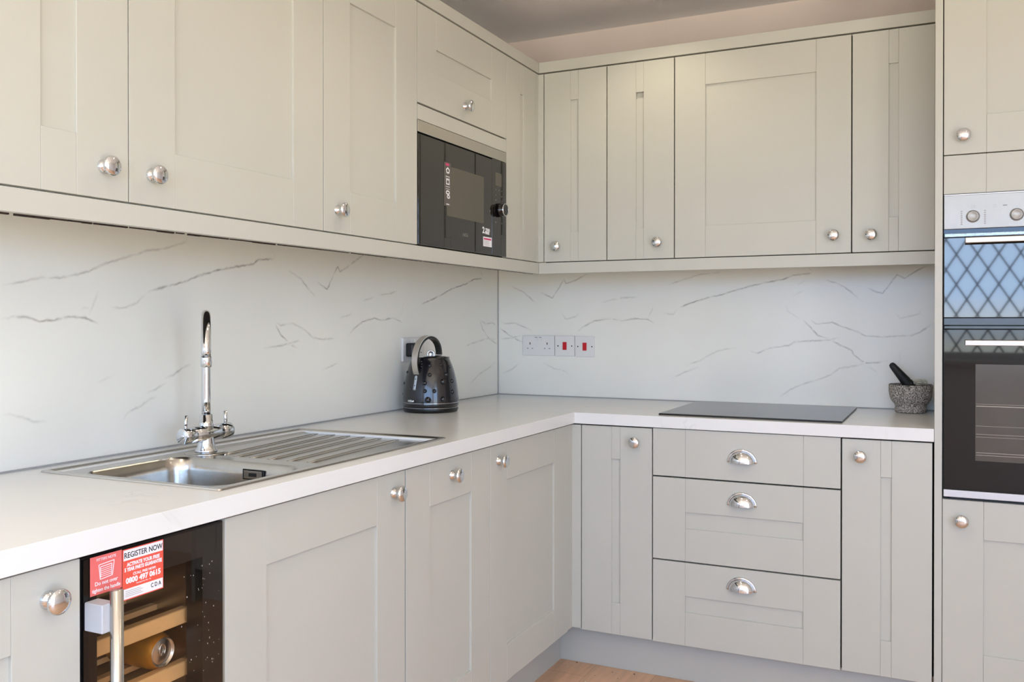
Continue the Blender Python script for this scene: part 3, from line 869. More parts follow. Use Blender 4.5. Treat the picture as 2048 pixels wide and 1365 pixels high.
# bowl
q = B(); rings = []
for dpt, ins in ((0.0, 0.0), (.0015, .0010), (.005, .004), (.03, .007), (.10, .012), (.140, .020), (.155, .034), (.1605, .060)):
    rs = [max(.02, a - ins * .2) for a in (.055, .05, .03, .05)]
    rings.append([(x, y, z - dpt) for x, y in rrect(BX0 + ins, BX1 - ins, BY0 + ins, BY1 - ins, rs, 8)])
loops(q, rings)
bowl = q.build('bowl', M['steelsink'], S)
b = B(); b.lathe([(0, .040), (.0025, .040), (.003, .034), (.001, .030), (.001, 0)], ((BX0 + BX1) / 2, (BY0 + BY1) / 2, z - .1600), seg=28); b.build('waste', M['chrome'], bowl)
fo = BACK(BY1 - .0105)
q = B(fo); q.box(.3425, .4020, -.003, .0010, .8695, .8935, .0008, 2); ofp = q.build('overflow', M['black'], bowl, 'black-edged chrome overflow plate')
q = B(fo); q.box(.3460, .3985, .0005, .0018, .8728, .8902, .0006, 2); q.box(.361, .384, .0017, .0021, .8775, .8855, mi=1)
q.build('overflow', [M['steel'], M['dark']], bowl)
# raised round tap ledge
TX, TY = 0.1560, -1.9100
b = B(); b.lathe([(-.001, .052), (.0022, .050), (.0030, .044), (.0030, 0)], (TX, TY, z), seg=40); b.build('tap_boss', M['steelsink'], S)

# ------------------------------------------------------------------ mixer tap
T = thing('mixer_tap', (TX, TY, z + .003), 'chrome swan-neck mixer tap with two lever handles on the sink', 'tap')
zb = z + .003
b = B(); b.lathe([(0, .0265), (.003, .0270), (.006, .0250), (.012, .0215), (.030, .0185), (.045, .0180)], (TX, TY, zb), seg=40)
b.lathe([(.045, .0185), (.066, .0170), (.076, .0162), (.0765, .0152), (.090, .0148), (.092, .0118)], (TX, TY, zb), seg=40)
b.build('body', M['chrome'], T)
b = B(); ZC = zb + .0445
b.lathe([(-.0780, 0), (-.0780, .0185), (-.0765, .0200), (-.0445, .0200), (-.0440, .0194), (-.0435, .0200), (.0435, .0200), (.0440, .0194), (.0445, .0200), (.0765, .0200), (.0780, .0185), (.0780, 0)], (TX, TY, ZC), (0, 1, 0), 40)
b.lathe([(-.0787, 0), (-.0787, .0060), (-.0779, .0066)], (TX, TY, ZC), (0, 1, 0), 24, cap=False)
b.build('crossbar', M['chrome'], T)
for s_ in (-1, 1):
    b = B(); yy = TY + s_ * .066
    b.tube([(TX, yy, ZC + .017), (TX, yy, ZC + .030), (TX, yy - .0015 * s_, ZC + .0495)], [.0042, .0045, .0047], 14); b.build('lever', M['chrome'], T)
dx, dy = .70, -.714
pts = []; rz = .098; top = 1.1490
for i in range(5): pts.append((TX, TY, zb + .09 + (top - zb - .09) * i / 4))
for i in range(1, 17):
    a = math.pi * i / 16; s_ = rz - rz * math.cos(a)
    pts.append((TX + dx * s_, TY + dy * s_, top + rz * math.sin(a)))
b = B(); b.tube(pts, .0106, 22)
sp_ = b.build('spout', M['chrome'], T)
ex, ey = TX + dx * 2 * rz, TY + dy * 2 * rz
b = B(); b.lathe([(.001, .0108), (.001, .0118), (-.0005, .0122), (-.0205, .0122), (-.0215, .0112), (-.0215, .0085), (-.018, .0080), (-.018, 0)], (ex, ey, top), seg=28, cap=False); b.build('aerator', M['chrome'], sp_)

# ------------------------------------------------------------------ hob
H = thing('hob', (1.19, -0.31, WT), 'flat black ceramic glass hob set into the worktop', 'hob')
q = B(); q.box(.8985, 1.4925, -.5690, -.0480, WT + .0004, WT + .0040, .001); q.build('frame', M['black'], H)
q = B(); q.box(.8995, 1.4915, -.5680, -.0490, WT + .0040, WT + .0062, .0008, 2); q.build('glass_top', M['hob'], H)

# ------------------------------------------------------------------ microwave
F = LEFT(XU)
MW = thing('microwave', (0.17, -0.94, CB + .005), 'black built-in microwave with a steel top trim in the wall cabinet', 'microwave')
q = B(F); q.box(-1.222, -.657, -.33, -.026, 1.4685, 1.880); q.build('case', M['black'], MW)
q = B(F); q.box(-1.2425, -.6365, -.019, .000, 1.8045, 1.8400, .0006); q.build('top_trim', M['steel'], MW, 'brushed steel trim')
q = B(F); q.box(-1.2425, -.7520, -.022, .0010, 1.4640, 1.7985, .0010, 2); md = q.build('door', M['mwglass'], MW, 'black glass door')
q = B(F); q.box(-1.2425, -.6385, -.0250, -.0221, 1.4632, 1.8044); q.build('surround', M['black'], MW)
q = B(F); q.box(-.7508, -.6385, -.022, .0010, 1.4640, 1.8030, .0010, 2); cp = q.build('control_panel', M['mwglass'], MW)
q = B(F); q.box(-1.0700, -.8147, .0010, .0014, 1.5675, 1.7270); q.build('window', M['mwwin'], md, 'grey see-through window')
q = B(F); q.box(-.7269, -.6760, .0010, .0014, 1.7115, 1.7580); q.build('display', M['mwwin'], cp, 'grey display')
q = B(); q.lathe([(0, .0245), (.010, .0245), (.012, .0230), (.0125, .0222), (.024, .0222), (.0255, .0215)], F(-.6955, .001, 1.6265), (1, 0, 0), 36)
kb = q.build('dial', M['blackgloss'], cp, 'round glossy dial')
q = B(); q.lathe([(.0240, .0224), (.0262, .0222), (.0268, .0208), (.0256, .0200)], F(-.6955, .001, 1.6265), (1, 0, 0), 36, cap=False)
q.build('dial', M['chrome'], cp, 'chrome ring of the dial')
for w_ in (1.694, 1.6750, 1.6580, 1.5790):
    for u_ in (-.722, -.697, -.676):
        if u_ == -.697 and w_ < 1.69: continue
        q = B(F); q.box(u_ - .003, u_ + .003, .0010, .0013, w_, w_ + .0045); q.build('button', M['brandgrey'], cp)
text('AEG', .0150, F, -.967, 1.5120, .0011, M['brandgrey'], md, bold=.0004, xs=1.35)
# vertical pictogram sticker on the door
q = B(F); q.box(-1.0880, -1.0440, .0014, .0016, 1.5985, 1.7370); st = q.build('sticker', M['filmgrey'], md, 'dark sticker with white symbols')
q = B(F)
def iring(q, u, w, a, t, d=.0016, sides=5, rot=90, h=None):
    for i in range(sides):
        a0, a1 = R(rot + 360 * i / sides), R(rot + 360 * (i + 1) / sides)
        o_ = [(u + a * math.cos(x), w + (h or a) * math.sin(x)) for x in (a0, a1)]; n_ = [(u + (a - t) * math.cos(x), w + ((h or a) - t) * math.sin(x)) for x in (a1, a0)]
        q.poly(o_ + n_, d, d + .0002)
iring(q, -1.064, 1.7120, .0130, .0050, h=.0110); q.box(-1.078, -1.052, .0016, .0018, 1.6915, 1.6935); q.box(-1.078, -1.052, .0016, .0018, 1.6860, 1.6872)
iring(q, -1.064, 1.6760, .0150, .0050, sides=4, rot=45, h=.0125); q.box(-1.078, -1.052, .0016, .0018, 1.6595, 1.6610); q.box(-1.078, -1.052, .0016, .0018, 1.6525, 1.6537)
iring(q, -1.064, 1.6420, .0130, .0045, sides=8, h=.0075); iring(q, -1.060, 1.6290, .0100, .0040, sides=8, h=.0065)
q.box(-1.074, -1.055, .0016, .0018, 1.6030, 1.6060); q.build('symbol', M['swhite'], st)
q = B(F); q.sphere(F(-1.0680, .0017, 1.7320), .009, 12, (.05, 1, .55)) if False else q.box(-1.078, -1.056, .0016, .0019, 1.7270, 1.7350, .0002); q.build('symbol', M['magenta'], st, 'small red spot')
text('2', .0300, F, -.8250, 1.5350, .0012, M['swhite'], md, bold=.0008, xs=1.1)
text('YEAR', .0125, F, -.8030, 1.5440, .0012, M['swhite'], md, bold=.0005, xs=1.15)
text('FREE', .0135, F, -.8050, 1.5330, .0012, M['swhite'], md, bold=.0007, xs=1.15)
q = B(F); q.box(-.8190, -.7545, .0010, .0014, 1.4900, 1.5230); s2 = q.build('sticker', M['swhite'], md, 'white label with a red band')
q = B(F); q.box(-.8150, -.7590, .0014, .0016, 1.5130, 1.5190); q.build('red_band', M['magenta'], s2)
q = B(F)
for i in range(5): q.box(-.8140, -.772 - .006 * (i % 2), .0014, .0016, 1.4945 + i * .0035, 1.4953 + i * .0035)
q.build('small_print', M['print'], s2)

# ------------------------------------------------------------------ wine cooler under the worktop
F = LEFT(XD)
WC = thing('wine_cooler', (0.32, -2.466, .10), 'black undercounter wine cooler with a glass door and steel bar handle', 'wine cooler')
q = B(F); U0, U1, Z0, Z1 = -2.6165, -2.3145, .13, .8655
t = .03
q.box(U0, U0 + t, -.52, -.045, Z0, Z1); q.box(U1 - t, U1, -.52, -.045, Z0, Z1); q.box(U0 + t, U1 - t, -.52, -.045, Z0, Z0 + t); q.box(U0 + t, U1 - t, -.52, -.045, Z1 - t, Z1); q.box(U0 + t, U1 - t, -.52, -.50, Z0 + t, Z1 - t)
q.build('case', M['liner'], WC)
q = B(F); q.box(U0 + .03, U0 + .0345, -.50, -.06, Z0 + .06, .80); q.box(U1 - .0345, U1 - .03, -.50, -.06, Z0 + .06, .80)
q.build('shelf_rail', M['steel'], WC)
q = B(F)   # door frame behind the glass
q.box(U0, -2.5870, -.042, -.0045, Z0, Z1 - .002); q.box(-2.3640, U1, -.042, -.0045, Z0, Z1 - .002); q.box(-2.5870, -2.3640, -.042, -.0045, .8080, Z1 - .002); q.box(-2.5870, -2.3640, -.042, -.0045, Z0, .20)
dr = q.build('door', M['black'], WC)
q = B(F); q.box(U0 + .010, U1, -.0045, .0, Z0, Z1 - .004); q.build('glass', M['coolerglass'], dr, 'tinted glass pane')
q = B(F); q.box(U0 + .001, U0 + .0095, -.0045, .0005, Z0, Z1 - .004); q.build('edge_strip', M['blackgloss'], dr)
# bar handle on two grey brackets
q = B(); hx, hy = XD + .046, -2.5925
q.lathe([(0, 0), (0, .0088), (.001, .0098), (.60, .0098), (.601, 0)], (hx, hy, .2163), seg=28); hd = q.build('handle', M['steel'], dr, 'brushed steel bar handle')
for w_ in (.757, .26):
    q = B(); q.box(XD + .0005, hx - .006, hy - .022, hy + .004, w_ - .004, w_ + .040, .0015); q.build('bracket', M['bracket'], hd)
# wooden shelf fronts
for w_, nm in ((.6800, 0), (.5840, 1), (.488, 2), (.392, 3), (.296, 4)):
    q = B(F); n = 10; u0, u1 = -2.5700, -2.3300
    q.box(u0, u1, -.073, -.053, w_, w_ + .0275, .003, 3); sh = q.build('shelf', M['wood'], WC, 'pale wooden shelf')
    q = B(F)
    for d_ in (-.14, -.22, -.30, -.38, -.46): q.box(u0, u1, d_ - .008, d_ + .008, w_ + .012, w_ + .022)
    q.box(u0 + .004, u0 + .014, -.46, -.074, w_ + .004, w_ + .012); q.box(u1 - .014, u1 - .004, -.46, -.074, w_ + .004, w_ + .012)
    q.build('shelf_slat', M['wood'], sh)
# stickers on the glass
q = B(F); q.slab([(u_, w_) for u_, w_ in rrect(-2.6035, -2.5436, .8020, .8615, .004, 4)], 0, 1) if False else q.box(-2.6035, -2.5436, .0003, .0008, .8020, .8625, .0002)
s1 = q.build('sticker', M['spink'], dr, 'pink-red FITTERS NOTE sticker')
text('FITTERS NOTE', .0060, F, -2.5735, .8545, .0009, M['swhite'], s1, align='CENTER', xs=.95)
text('Do not over', .0085, F, -2.5735, .8165, .0009, M['swhite'], s1, align='CENTER', bold=.0001)
text('tighten the handle', .0085, F, -2.5735, .8065, .0009, M['swhite'], s1, align='CENTER', xs=.86, bold=.0001)
q = B(F)
def bar(q, u0, w0, u1, w1, t=.0006):
    L = math.hypot(u1 - u0, w1 - w0); nx, nz = -(w1 - w0) / L * t, (u1 - u0) / L * t
    q.poly([(u0 - nx, w0 - nz), (u1 - nx, w1 - nz), (u1 + nx, w1 + nz), (u0 + nx, w0 + nz)], .0008, .0010)
a_, c_, e_, g_ = (-2.5875, .8480), (-2.5585, .8500), (-2.5620, .8270), (-2.5850, .8250)
for p, r_ in ((a_, c_), (c_, e_), (e_, g_), (g_, a_)): bar(q, *p, *r_)
bar(q, -2.5845, .8445, -2.5630, .8455); bar(q, -2.5845, .8445, -2.5840, .8280); bar(q, -2.5630, .8455, -2.5640, .8285)
for i in range(5): bar(q, -2.584, .8410 - i * .0030, -2.5635, .8420 - i * .0030, .0004)
q.build('drawing', M['swhite'], s1)
q = B(F); q.box(-2.5425, -2.4585, .0003, .0009, .7782, .8610, .0002); s2 = q.build('sticker', M['sred'], dr, 'red and white REGISTER NOW sticker')
q = B(F); q.box(-2.5405, -2.4600, .0009, .0011, .8425, .8595); q.build('white_panel', M['swhite'], s2)
q = B(F); q.box(-2.5405, -2.4600, .0009, .0011, .7800, .7965); q.build('white_panel', M['swhite'], s2)
text('REGISTER NOW', .0128, F, -2.5003, .8463, .0012, M['sink_ink'], s2, align='CENTER', bold=.0001, xs=.86)
text('ACTIVATE YOUR FREE', .0082, F, -2.5003, .8325, .0010, M['swhite'], s2, align='CENTER', bold=.00035, xs=.82)
text('5 YEAR PARTS GUARANTEE', .0082, F, -2.5003, .8245, .0010, M['swhite'], s2, align='CENTER', bold=.00035, xs=.76)
text('CALL FREE NOW:', .0058, F, -2.4960, .8160, .0010, M['swhite'], s2, align='CENTER', bold=.0001, xs=.95)
text('0800 497 0615', .0122, F, -2.5003, .8050, .0010, M['swhite'], s2, align='CENTER', bold=.0005, xs=.97)
text('Opening hours Mon - Fri', .0030, F, -2.5003, .8005, .0010, M['swhite'], s2, align='CENTER')
text('C D A', .0100, F, -2.4640, .7860, .0012, M['sink_ink'], s2, align='RIGHT', bold=.0001, xs=.80)
q = B(F)
for i in range(4): q.box(-2.5370, -2.5020 - .004 * (i % 2), .0011, .0012, .7840 + i * .0028, .7846 + i * .0028)
q.build('small_print', M['print'], s2)
q = B(F); iring(q, -2.5190, .8180, .0026, .0009, .0009, 10); q.build('phone_symbol', M['swhite'], s2)
# dust specks on the glass are part of the pane's look
rnd = random.Random(11); q = B(F)
for i in range(46):
    u_, w_ = rnd.gauss(-2.375, .030), rnd.uniform(.60, .80); s_ = rnd.uniform(.0003, .0009)
    if -2.57 < u_ < U1 - .004: q.box(u_ - s_, u_ + s_, .0001, .0003, w_ - s_ * 1.5, w_ + s_ * 1.5)
q.build('dust', M['scratch'], dr, 'pale dust specks on the glass')['kind'] = 'stuff'
# drinks can lying on the second shelf
CN = thing('drink_can', (0.48, -2.3995, .606), 'gold drinks can lying on a shelf inside the wine cooler', 'can')
cx0, cw = XD - .064, .6396
q = B(); q.lathe([(0, .0250), (-.004, .0275), (-.014, .0325), (-.105, .0325), (-.112, .0300), (-.115, .0240), (-.115, 0)], (cx0, -2.3995, cw), (1, 0, 0), 40, cap=False); q.build('body', M['can'], CN)
q = B(); q.lathe([(0, .0250), (.0015, .0265), (.002, .0258), (.0012, .0245), (-.003, .0235), (-.0035, .0225), (-.0022, .0200), (-.0022, 0)], (cx0, -2.3995, cw), (1, 0, 0), 40, cap=False); q.build('end', M['alu'], CN, 'silver can end')
q = B(); pt = [(cx0 - .0005, -2.3995 + .0065 * math.cos(R(a)), cw + .004 + .010 * math.sin(R(a))) for a in range(0, 360, 20)]
q.tube(pt, .0013, 8, True); q.lathe([(-.0012, .003), (.001, .003)], (cx0, -2.3995, cw - .004), (1, 0, 0), 12); q.build('ring_pull', M['alu'], CN)

# ------------------------------------------------------------------ tall oven cabinet
F = BACK(YT); T0, T1 = 1.7798, 2.3700
TC = thing('tall_cabinet', (2.07, -0.3, 0), 'tall cream and grey cabinet at the right edge that houses the double oven', 'tall cabinet')
q = B(); q.box(XS, 1.7770, YT, -0.001, 0.0, 2.40, .0008); q.build('side_panel', M['paint'], TC)
q = B(); q.box(T1 + .003, T1 + .024, YT, -0.001, 0.0, 2.40, .0008); q.build('side_panel', M['paint'], TC)
q = B()
q.box(1.7775, 1.7945, -.585, -.02, .145, 2.40); q.box(2.355, 2.3725, -.585, -.02, .145, 2.40)
for w_ in (.145, .68, 1.63, 2.38): q.box(1.7945, 2.355, -.585, -.02, w_, w_ + .018)
q.box(1.7945, 2.355, -.03, -.02, .163, 2.38)
q.build('carcass', M['carcass'], TC)
d = shaker(F, T0, T1, 1.7230, 2.3900, (1.8920, 2.2550, 1.8342, 2.28), TC); knob(F, 1.8320, 1.7755, d)
shaker(F, T0, T1, 1.6065, 1.7200, None, TC, 'filler_panel', stiles=(1.8917, 2.2553))
d = shaker(F, 1.7785, T1, DB, .7030, (1.8870, 2.2550, .2535, .5915), TC); knob(F, 1.8290, .6440, d)
q = B(); q.box(1.7770, T1, YP - .02, YP - .005, 0.0, 0.143); q.build('plinth', M['plinth'], TC)

# ------------------------------------------------------------------ double oven
OV = thing('double_oven', (2.075, -0.3, .698), 'built-in double oven with steel control panel and mirror-dark glass doors', 'oven')
U0, U1 = 1.7805, 2.3690
q = B(F); q.box(1.797, 2.352, -.545, -.022, .7000, 1.6000); q.build('case', M['black'], OV)
q = B(F); q.box(U0, U1, -.021, .004, 1.5025, 1.6035, .0012, 2); cp = q.build('control_panel', M['panelsteel'], OV, 'pale steel control panel')
q = B(F); q.box(U0, U1, .0035, .0065, 1.6005, 1.6045, .0008); q.build('top_lip', M['strip'], cp)
for u_ in (1.8568, 1.9690, 2.18, 2.29):
    c = F(u_, .004, 1.5375)
    q = B(); q.lathe([(0, .0182), (.0015, .0182), (.0016, .0150), (.0060, .0150), (.0075, .0142), (.0080, .0128), (.0070, .0118), (.0070, 0)], c, (0, -1, 0), 36, cap=False); q.build('knob', M['panelsteel'], cp)
def sym(u0, u1, w0, w1):
    q = B(F); q.box(u0, u1, .0040, .0043, w0, w1); q.build('symbol', M['print'], cp)
def outline(u0, u1, w0, w1, t=.0006):
    q = B(F); a_ = [(u0, w0), (u1, w0), (u1, w1), (u0, w1)]; i_ = [(u0 + t, w0 + t), (u1 - t, w0 + t), (u1 - t, w1 - t), (u0 + t, w1 - t)]
    vo = [[q.bm.verts.new((x, d_, y)) for x, y in r_] for r_ in (a_, i_) for d_ in (.0040, .0043)]
    for p_, s_ in ((0, 1), (1, 3), (3, 2)):
        for k_ in range(4): q.bm.faces.new((vo[p_][k_], vo[p_][(k_ + 1) % 4], vo[s_][(k_ + 1) % 4], vo[s_][k_]))
    q._t([v for r_ in vo for v in r_]); q.build('symbol', M['print'], cp)
for u_, n in ((1.8270, 7), (1.8880, 7)):
    for i in range(n): sym(u_ - .0022, u_ + .0022, 1.5145 + i * .0062, 1.5175 + i * .0062)
outline(1.8530, 1.8620, 1.5620, 1.5690); outline(1.9100, 1.9155, 1.5615, 1.5690)
for i in range(11):
    a = R(-40 + 26 * i); sym(1.9690 + .0225 * math.cos(a) - .0006, 1.9690 + .0225 * math.cos(a) + .0006, 1.5375 + .0225 * math.sin(a) - .0006, 1.5375 + .0225 * math.sin(a) + .0006)
q = B(F); q.box(1.9340, 1.9450, .0040, .0044, 1.5655, 1.5668); q.build('small_mark', M['dark'], cp)
def oven_door(w0, w1, hz, win, name_label, gm):
    q = B(F); q.box(U0, U1, -.018, .006, w0, w1, .0014, 2); d = q.build('door', M[gm], OV, name_label)
    q = B(F); n = 16
    q.box(U0 + .001, U1 - .001, -.016, .0045, w1 + .0015, w1 + .0105, .001); q.build('vent_trim', M['blackgloss'], d)
    q = B(F); q.box(1.8365, 2.3130, .034, .046, hz, hz + .0155, .0015, 2); h = q.build('handle', M['handle'], d, 'flat brushed steel bar handle')
    for u_ in (1.8380, 2.2985):
        q = B(F); q.box(u_, u_ + .013, .0055, .0345, hz + .001, hz + .0140, .001); q.build('bracket', M['black'], h)
    if win:
        q = B(F); q.box(win[0], win[1], .0059, .0063, win[2], win[3]); wn = q.build('window', M['ovenwin'], d, 'see-through grey window')
        q = B(F)
        for w_, t in ((.9830, .0009), (.9890, .0003), (.9010, .0004), (.8930, .0003), (.8470, .0006), (.8400, .0005), (.9250, .0003)):
            q.box(win[0] + .002, win[1] - .002, .0063, .0064, w_ - t, w_ + t)
        q.build('rack_lines', M['scratch'], wn)
    return d
d1 = oven_door(1.2415, 1.4770, 1.4575, None, 'upper mirror-dark glass door', 'oventop')
q = B(F); n = 60; rnd = random.Random(2)
q.box(U0 + .001, U1 - .001, .0045, .0095, 1.4780, 1.4895, .002, 2); q.build('film_strip', M['film'], d1, 'crinkled clear film with a bluish shine painted in')
d2 = oven_door(.7345, 1.2070, 1.1605, (1.8645, 2.285, .8232, 1.1053), 'lower dark glass door', 'ovenglass')
q = B(F); q.box(U0, U1, -.018, .003, 1.2190, 1.2405, .001); q.box(U0, U1, -.018, -.004, 1.4905, 1.5020); q.build('divider', M['blackgloss'], OV)
q = B(F); q.box(U0 + .0005, U1, -.018, .010, .7128, .7335, .0012, 2); q.build('bottom_trim', M['strip'], OV, 'bright metal bottom trim')

# ------------------------------------------------------------------ wall sockets and switches
def plate(f, u0, u1, w0, w1, parent, d=.0085):
    q = B(f); q.box(u0, u1, 0.0005, d, w0, w1, .0012, 2); return q.build('plate', M['white'], parent)
fw = BACK(0.0)
SB = thing('double_socket', fw(.199, 0, 1.084), 'white double plug socket left of the two red switches on the back splashback', 'socket')
p = plate(fw, .1245, .2730, 1.0845, 1.1705, SB)
for uc in (.1590, .2395):
    q = B(fw); q.box(uc - .002, uc + .002, .0084, .0087, 1.1310, 1.1405, .0); q.build('pin_hole', M['dark'], p)
    for s_ in (-1, 1):
        q = B(fw); q.box(uc + s_ * .0110 - .0035, uc + s_ * .0110 + .0035, .0084, .0087, 1.1130, 1.1165); q.build('pin_hole', M['greyslot'], p)
for uc, s_ in ((.1890, -1), (.2080, 1)):
    q = B(fw); q.box(uc - .0065, uc + .0065, .0084, .0115, 1.1480, 1.1650, .001); q.box(uc - .005, uc + .005, .0114, .0119, 1.1610, 1.1628, mi=1); q.build('rocker', [M['white'], M['dark']], p)
def cooker(u0, u1, w0, w1, label):
    r = thing('cooker_switch', fw((u0 + u1) / 2, 0, w0), label, 'switch', 'red cooker switches on the back splashback')
    p = plate(fw, u0, u1, w0, w1, r); uc, wc = (u0 + u1) / 2 + .001, (w0 + w1) / 2
    q = B(fw); q.box(uc - .0115, uc + .0115, .0084, .0094, wc - .0200, wc + .0200, .0006); q.build('rocker_frame', M['white'], p)
    q = B(fw); q.poly([(uc - .0085, wc - .0165), (uc + .0085, wc - .0165), (uc + .0085, wc + .0165), (uc - .0085, wc + .0165)], .009, .0125); q.build('rocker', M['red'], p, 'red rocker switch')
    for s_ in (-1, 1):
        q = B(); q.lathe([(0, .0028), (.0008, .0028), (.0008, 0)], fw(uc + s_ * .0315, .0083, wc), (0, -1, 0), 14, cap=False); q.build('screw', M['dark'], p)
cooker(.2765, .3655, 1.0835, 1.1700, 'white switch plate with a red rocker, next to the double socket')
cooker(.3685, .4550, 1.0820, 1.1680, 'white switch plate with a red rocker, furthest from the corner')
fs = LEFT(0.0)
SL = thing('double_socket', fs(-.715, 0, 1.084), 'white plug socket on the left splashback half hidden behind the kettle', 'socket')
p = plate(fs, -.7900, -.6440, 1.0845, 1.1710, SL, .010)
q = B(fs); q.box(-.7400, -.7340, .0098, .0125, 1.1480, 1.1650, .001); q.box(-.714, -.706, .0098, .0125, 1.148, 1.165, .001); q.build('rocker', M['white'], p)
q = B(fs)
for uc in (-.6790,):
    q.box(uc - .002, uc + .002, .0099, .0103, 1.1310, 1.1405); q.box(uc - .0145, uc - .0085, .0099, .0103, 1.1130, 1.1165); q.box(uc + .0085, uc + .0145, .0099, .0103, 1.1130, 1.1165)
q.build('pin_hole', M['dark'], p)
PL = thing('plug', fs(-.752, .03, 1.10), 'black plug in the socket behind the kettle', 'plug')
q = B(fs); q.box(-.7760, -.7270, .0102, .0400, 1.1020, 1.1520, .006, 3); q.build('plug_body', M['black'], PL)
q = B(); q.tube([fs(-.752, .024, 1.104), fs(-.752, .026, 1.08), fs(-.751, .020, 1.03), fs(-.748, .012, .97), fs(-.735, .010, .925), fs(-.71, .012, .9145), fs(-.69, .020, .914)], .0033, 10); q.build('cable', M['black'], PL)

# ------------------------------------------------------------------ kettle
KX, KY = 0.1250, -0.7890
K = thing('kettle', (KX, KY, WT), 'black studded kettle with a silver arched handle standing on the worktop', 'kettle')
z0 = WT
b = B(); b.lathe([(0.0003, .092), (.002, .0955), (.012, .0985), (.0155, .0970)], (KX, KY, z0), seg=56); b.build('base', M['black'], K)
prof = [(.0175, .0950), (.0200, .0985), (.0270, .0998), (.0330, .0998), (.050, .0994), (.070, .0978), (.090, .0950), (.110, .0916), (.130, .0874), (.150, .0820), (.165, .0768), (.178, .0714), (.1875, .0672), (.1920, .0672), (.1945, .0655), (.1945, .0610)]
b = B(); seg = 64; rings = []
sd = math.atan2(.994, .067)       # spout direction
for h, r_ in prof:
    ring = []
    for i in range(seg):
        a = 2 * math.pi * i / seg
        da = (a - sd + math.pi) % (2 * math.pi) - math.pi
        ext = math.exp(-(da / .28) ** 2) * .016 * max(0, min(1, (h - .150) / .04))
        ring.append((KX + (r_ + ext) * math.cos(a), KY + (r_ + ext) * math.sin(a), z0 + h))
    rings.append(ring)
loops(b, rings, cap=True)
# raised studs scattered over the body
def krad(h):
    for (h0, r0), (h1, r1) in zip(prof, prof[1:]):
        if h0 <= h <= h1: return r0 + (r1 - r0) * (h - h0) / (h1 - h0)
    return .065
va = math.atan2(-3.5813 - KY, 1.7901 - KX)   # bearing of the room centre side
RV = Vector((.86, .50, 0))
STUD = [(493, 578, 20), (625, 570, 15), (493, 688, 21), (432, 785, 24), (652, 772, 30), (435, 880, 21), (548, 880, 22), (470, 985, 33), (652, 980, 30), (690, 690, 20), (395, 530, 10), (397, 560, 11), (395, 590, 11), (765, 770, 22), (770, 900, 24), (735, 600, 16), (262, 855, 14)]
for zx, zy, zr in STUD:
    sx, h, s_ = (zx - 505) / 3447, (1150 - zy) / 3447, zr / 2900
    r_ = krad(h); a = va + math.asin(max(-.97, min(.97, sx / r_))); q_ = r_ - s_ * .2
    b.sphere((KX + q_ * math.cos(a), KY + q_ * math.sin(a), z0 + h), s_, 14)
for a in [va + math.pi + k_ * .55 for k_ in range(-2, 3)]:
    for h in (.06, .10, .14): q_ = krad(h) - .003; b.sphere((KX + q_ * math.cos(a + h * 5), KY + q_ * math.sin(a + h * 5), z0 + h), .007, 12)
b.build('body', M['kettle'], K)
b = B(); b.lathe([(.0325, .0992), (.0340, .1004), (.0352, .0992)], (KX, KY, z0), seg=56, cap=False); b.build('seam_ring', M['chrome'], K, 'thin chrome seam ring')
b = B(); b.lathe([(.0158, .0975), (.0167, .0992), (.0176, .0975)], (KX, KY, z0), seg=56, cap=False); b.build('seam_ring', M['chrome'], K, 'thin chrome seam ring')
b = B(); b.lathe([(.1925, .0600), (.1960, .0590), (.1985, .0450), (.2000, .0200), (.2000, 0)], (KX, KY, z0), seg=48, cap=False); ld = b.build('lid', M['chrome'], K, 'chrome lid')
vd = Vector((math.cos(va), math.sin(va), 0))
cc = Vector((KX, KY, z0 + .2040))
b = B(); b.lathe([(-.004, .0090), (-.004, .0128), (-.001, .0145), (.003, .0145), (.005, .0128), (.0045, .0095), (.002, .0085), (.002, 0)], cc, vd, 32, cap=False); b.lathe([(-.004, 0), (-.004, .0128)], cc, vd, 32, cap=False); b.build('lid_knob', M['satin'], ld)
hd_ = Vector((-.067, -.994, 0)).normalized()
sidev = Vector((hd_.y, -hd_.x, 0))
path = [(.0870, .136), (.0950, .155), (.0985, .175), (.0975, .198), (.0900, .222), (.0740, .245), (.0500, .2620), (.0220, .2695), (-.0060, .2670), (-.0300, .2560), (-.0470, .2390), (-.0555, .2180), (-.0575, .1990)]
def smoothp(p, n=4):
    out = []
    for i in range(len(p) - 1):
        p0, p1, p2, p3 = p[max(0, i - 1)], p[i], p[i + 1], p[min(len(p) - 1, i + 2)]
        for j in range(n):
            t_ = j / n
            out.append(tuple(.5 * ((2 * b1) + (-a1 + c1) * t_ + (2 * a1 - 5 * b1 + 4 * c1 - d1) * t_ ** 2 + (-a1 + 3 * b1 - 3 * c1 + d1) * t_ ** 3) for a1, b1, c1, d1 in zip(p0, p1, p2, p3)))
    out.append(tuple(p[-1])); return out
sp_ = smoothp(path)
P3 = [Vector((KX, KY, z0)) + hd_ * s_ + Vector((0, 0, h)) for s_, h in sp_]
cen = Vector((KX, KY, z0 + .19))
b = B(); b.band(P3, sidev, .0230, .0030); hn = b.build('handle', M['alu'], K, 'silver arched handle')
P4 = [p_ + (cen - p_).normalized() * .0060 for p_ in P3]
b = B(); b.band(P4[:-1], sidev, .0220, .0080); b.build('grip', M['black'], hn, 'black inner grip')
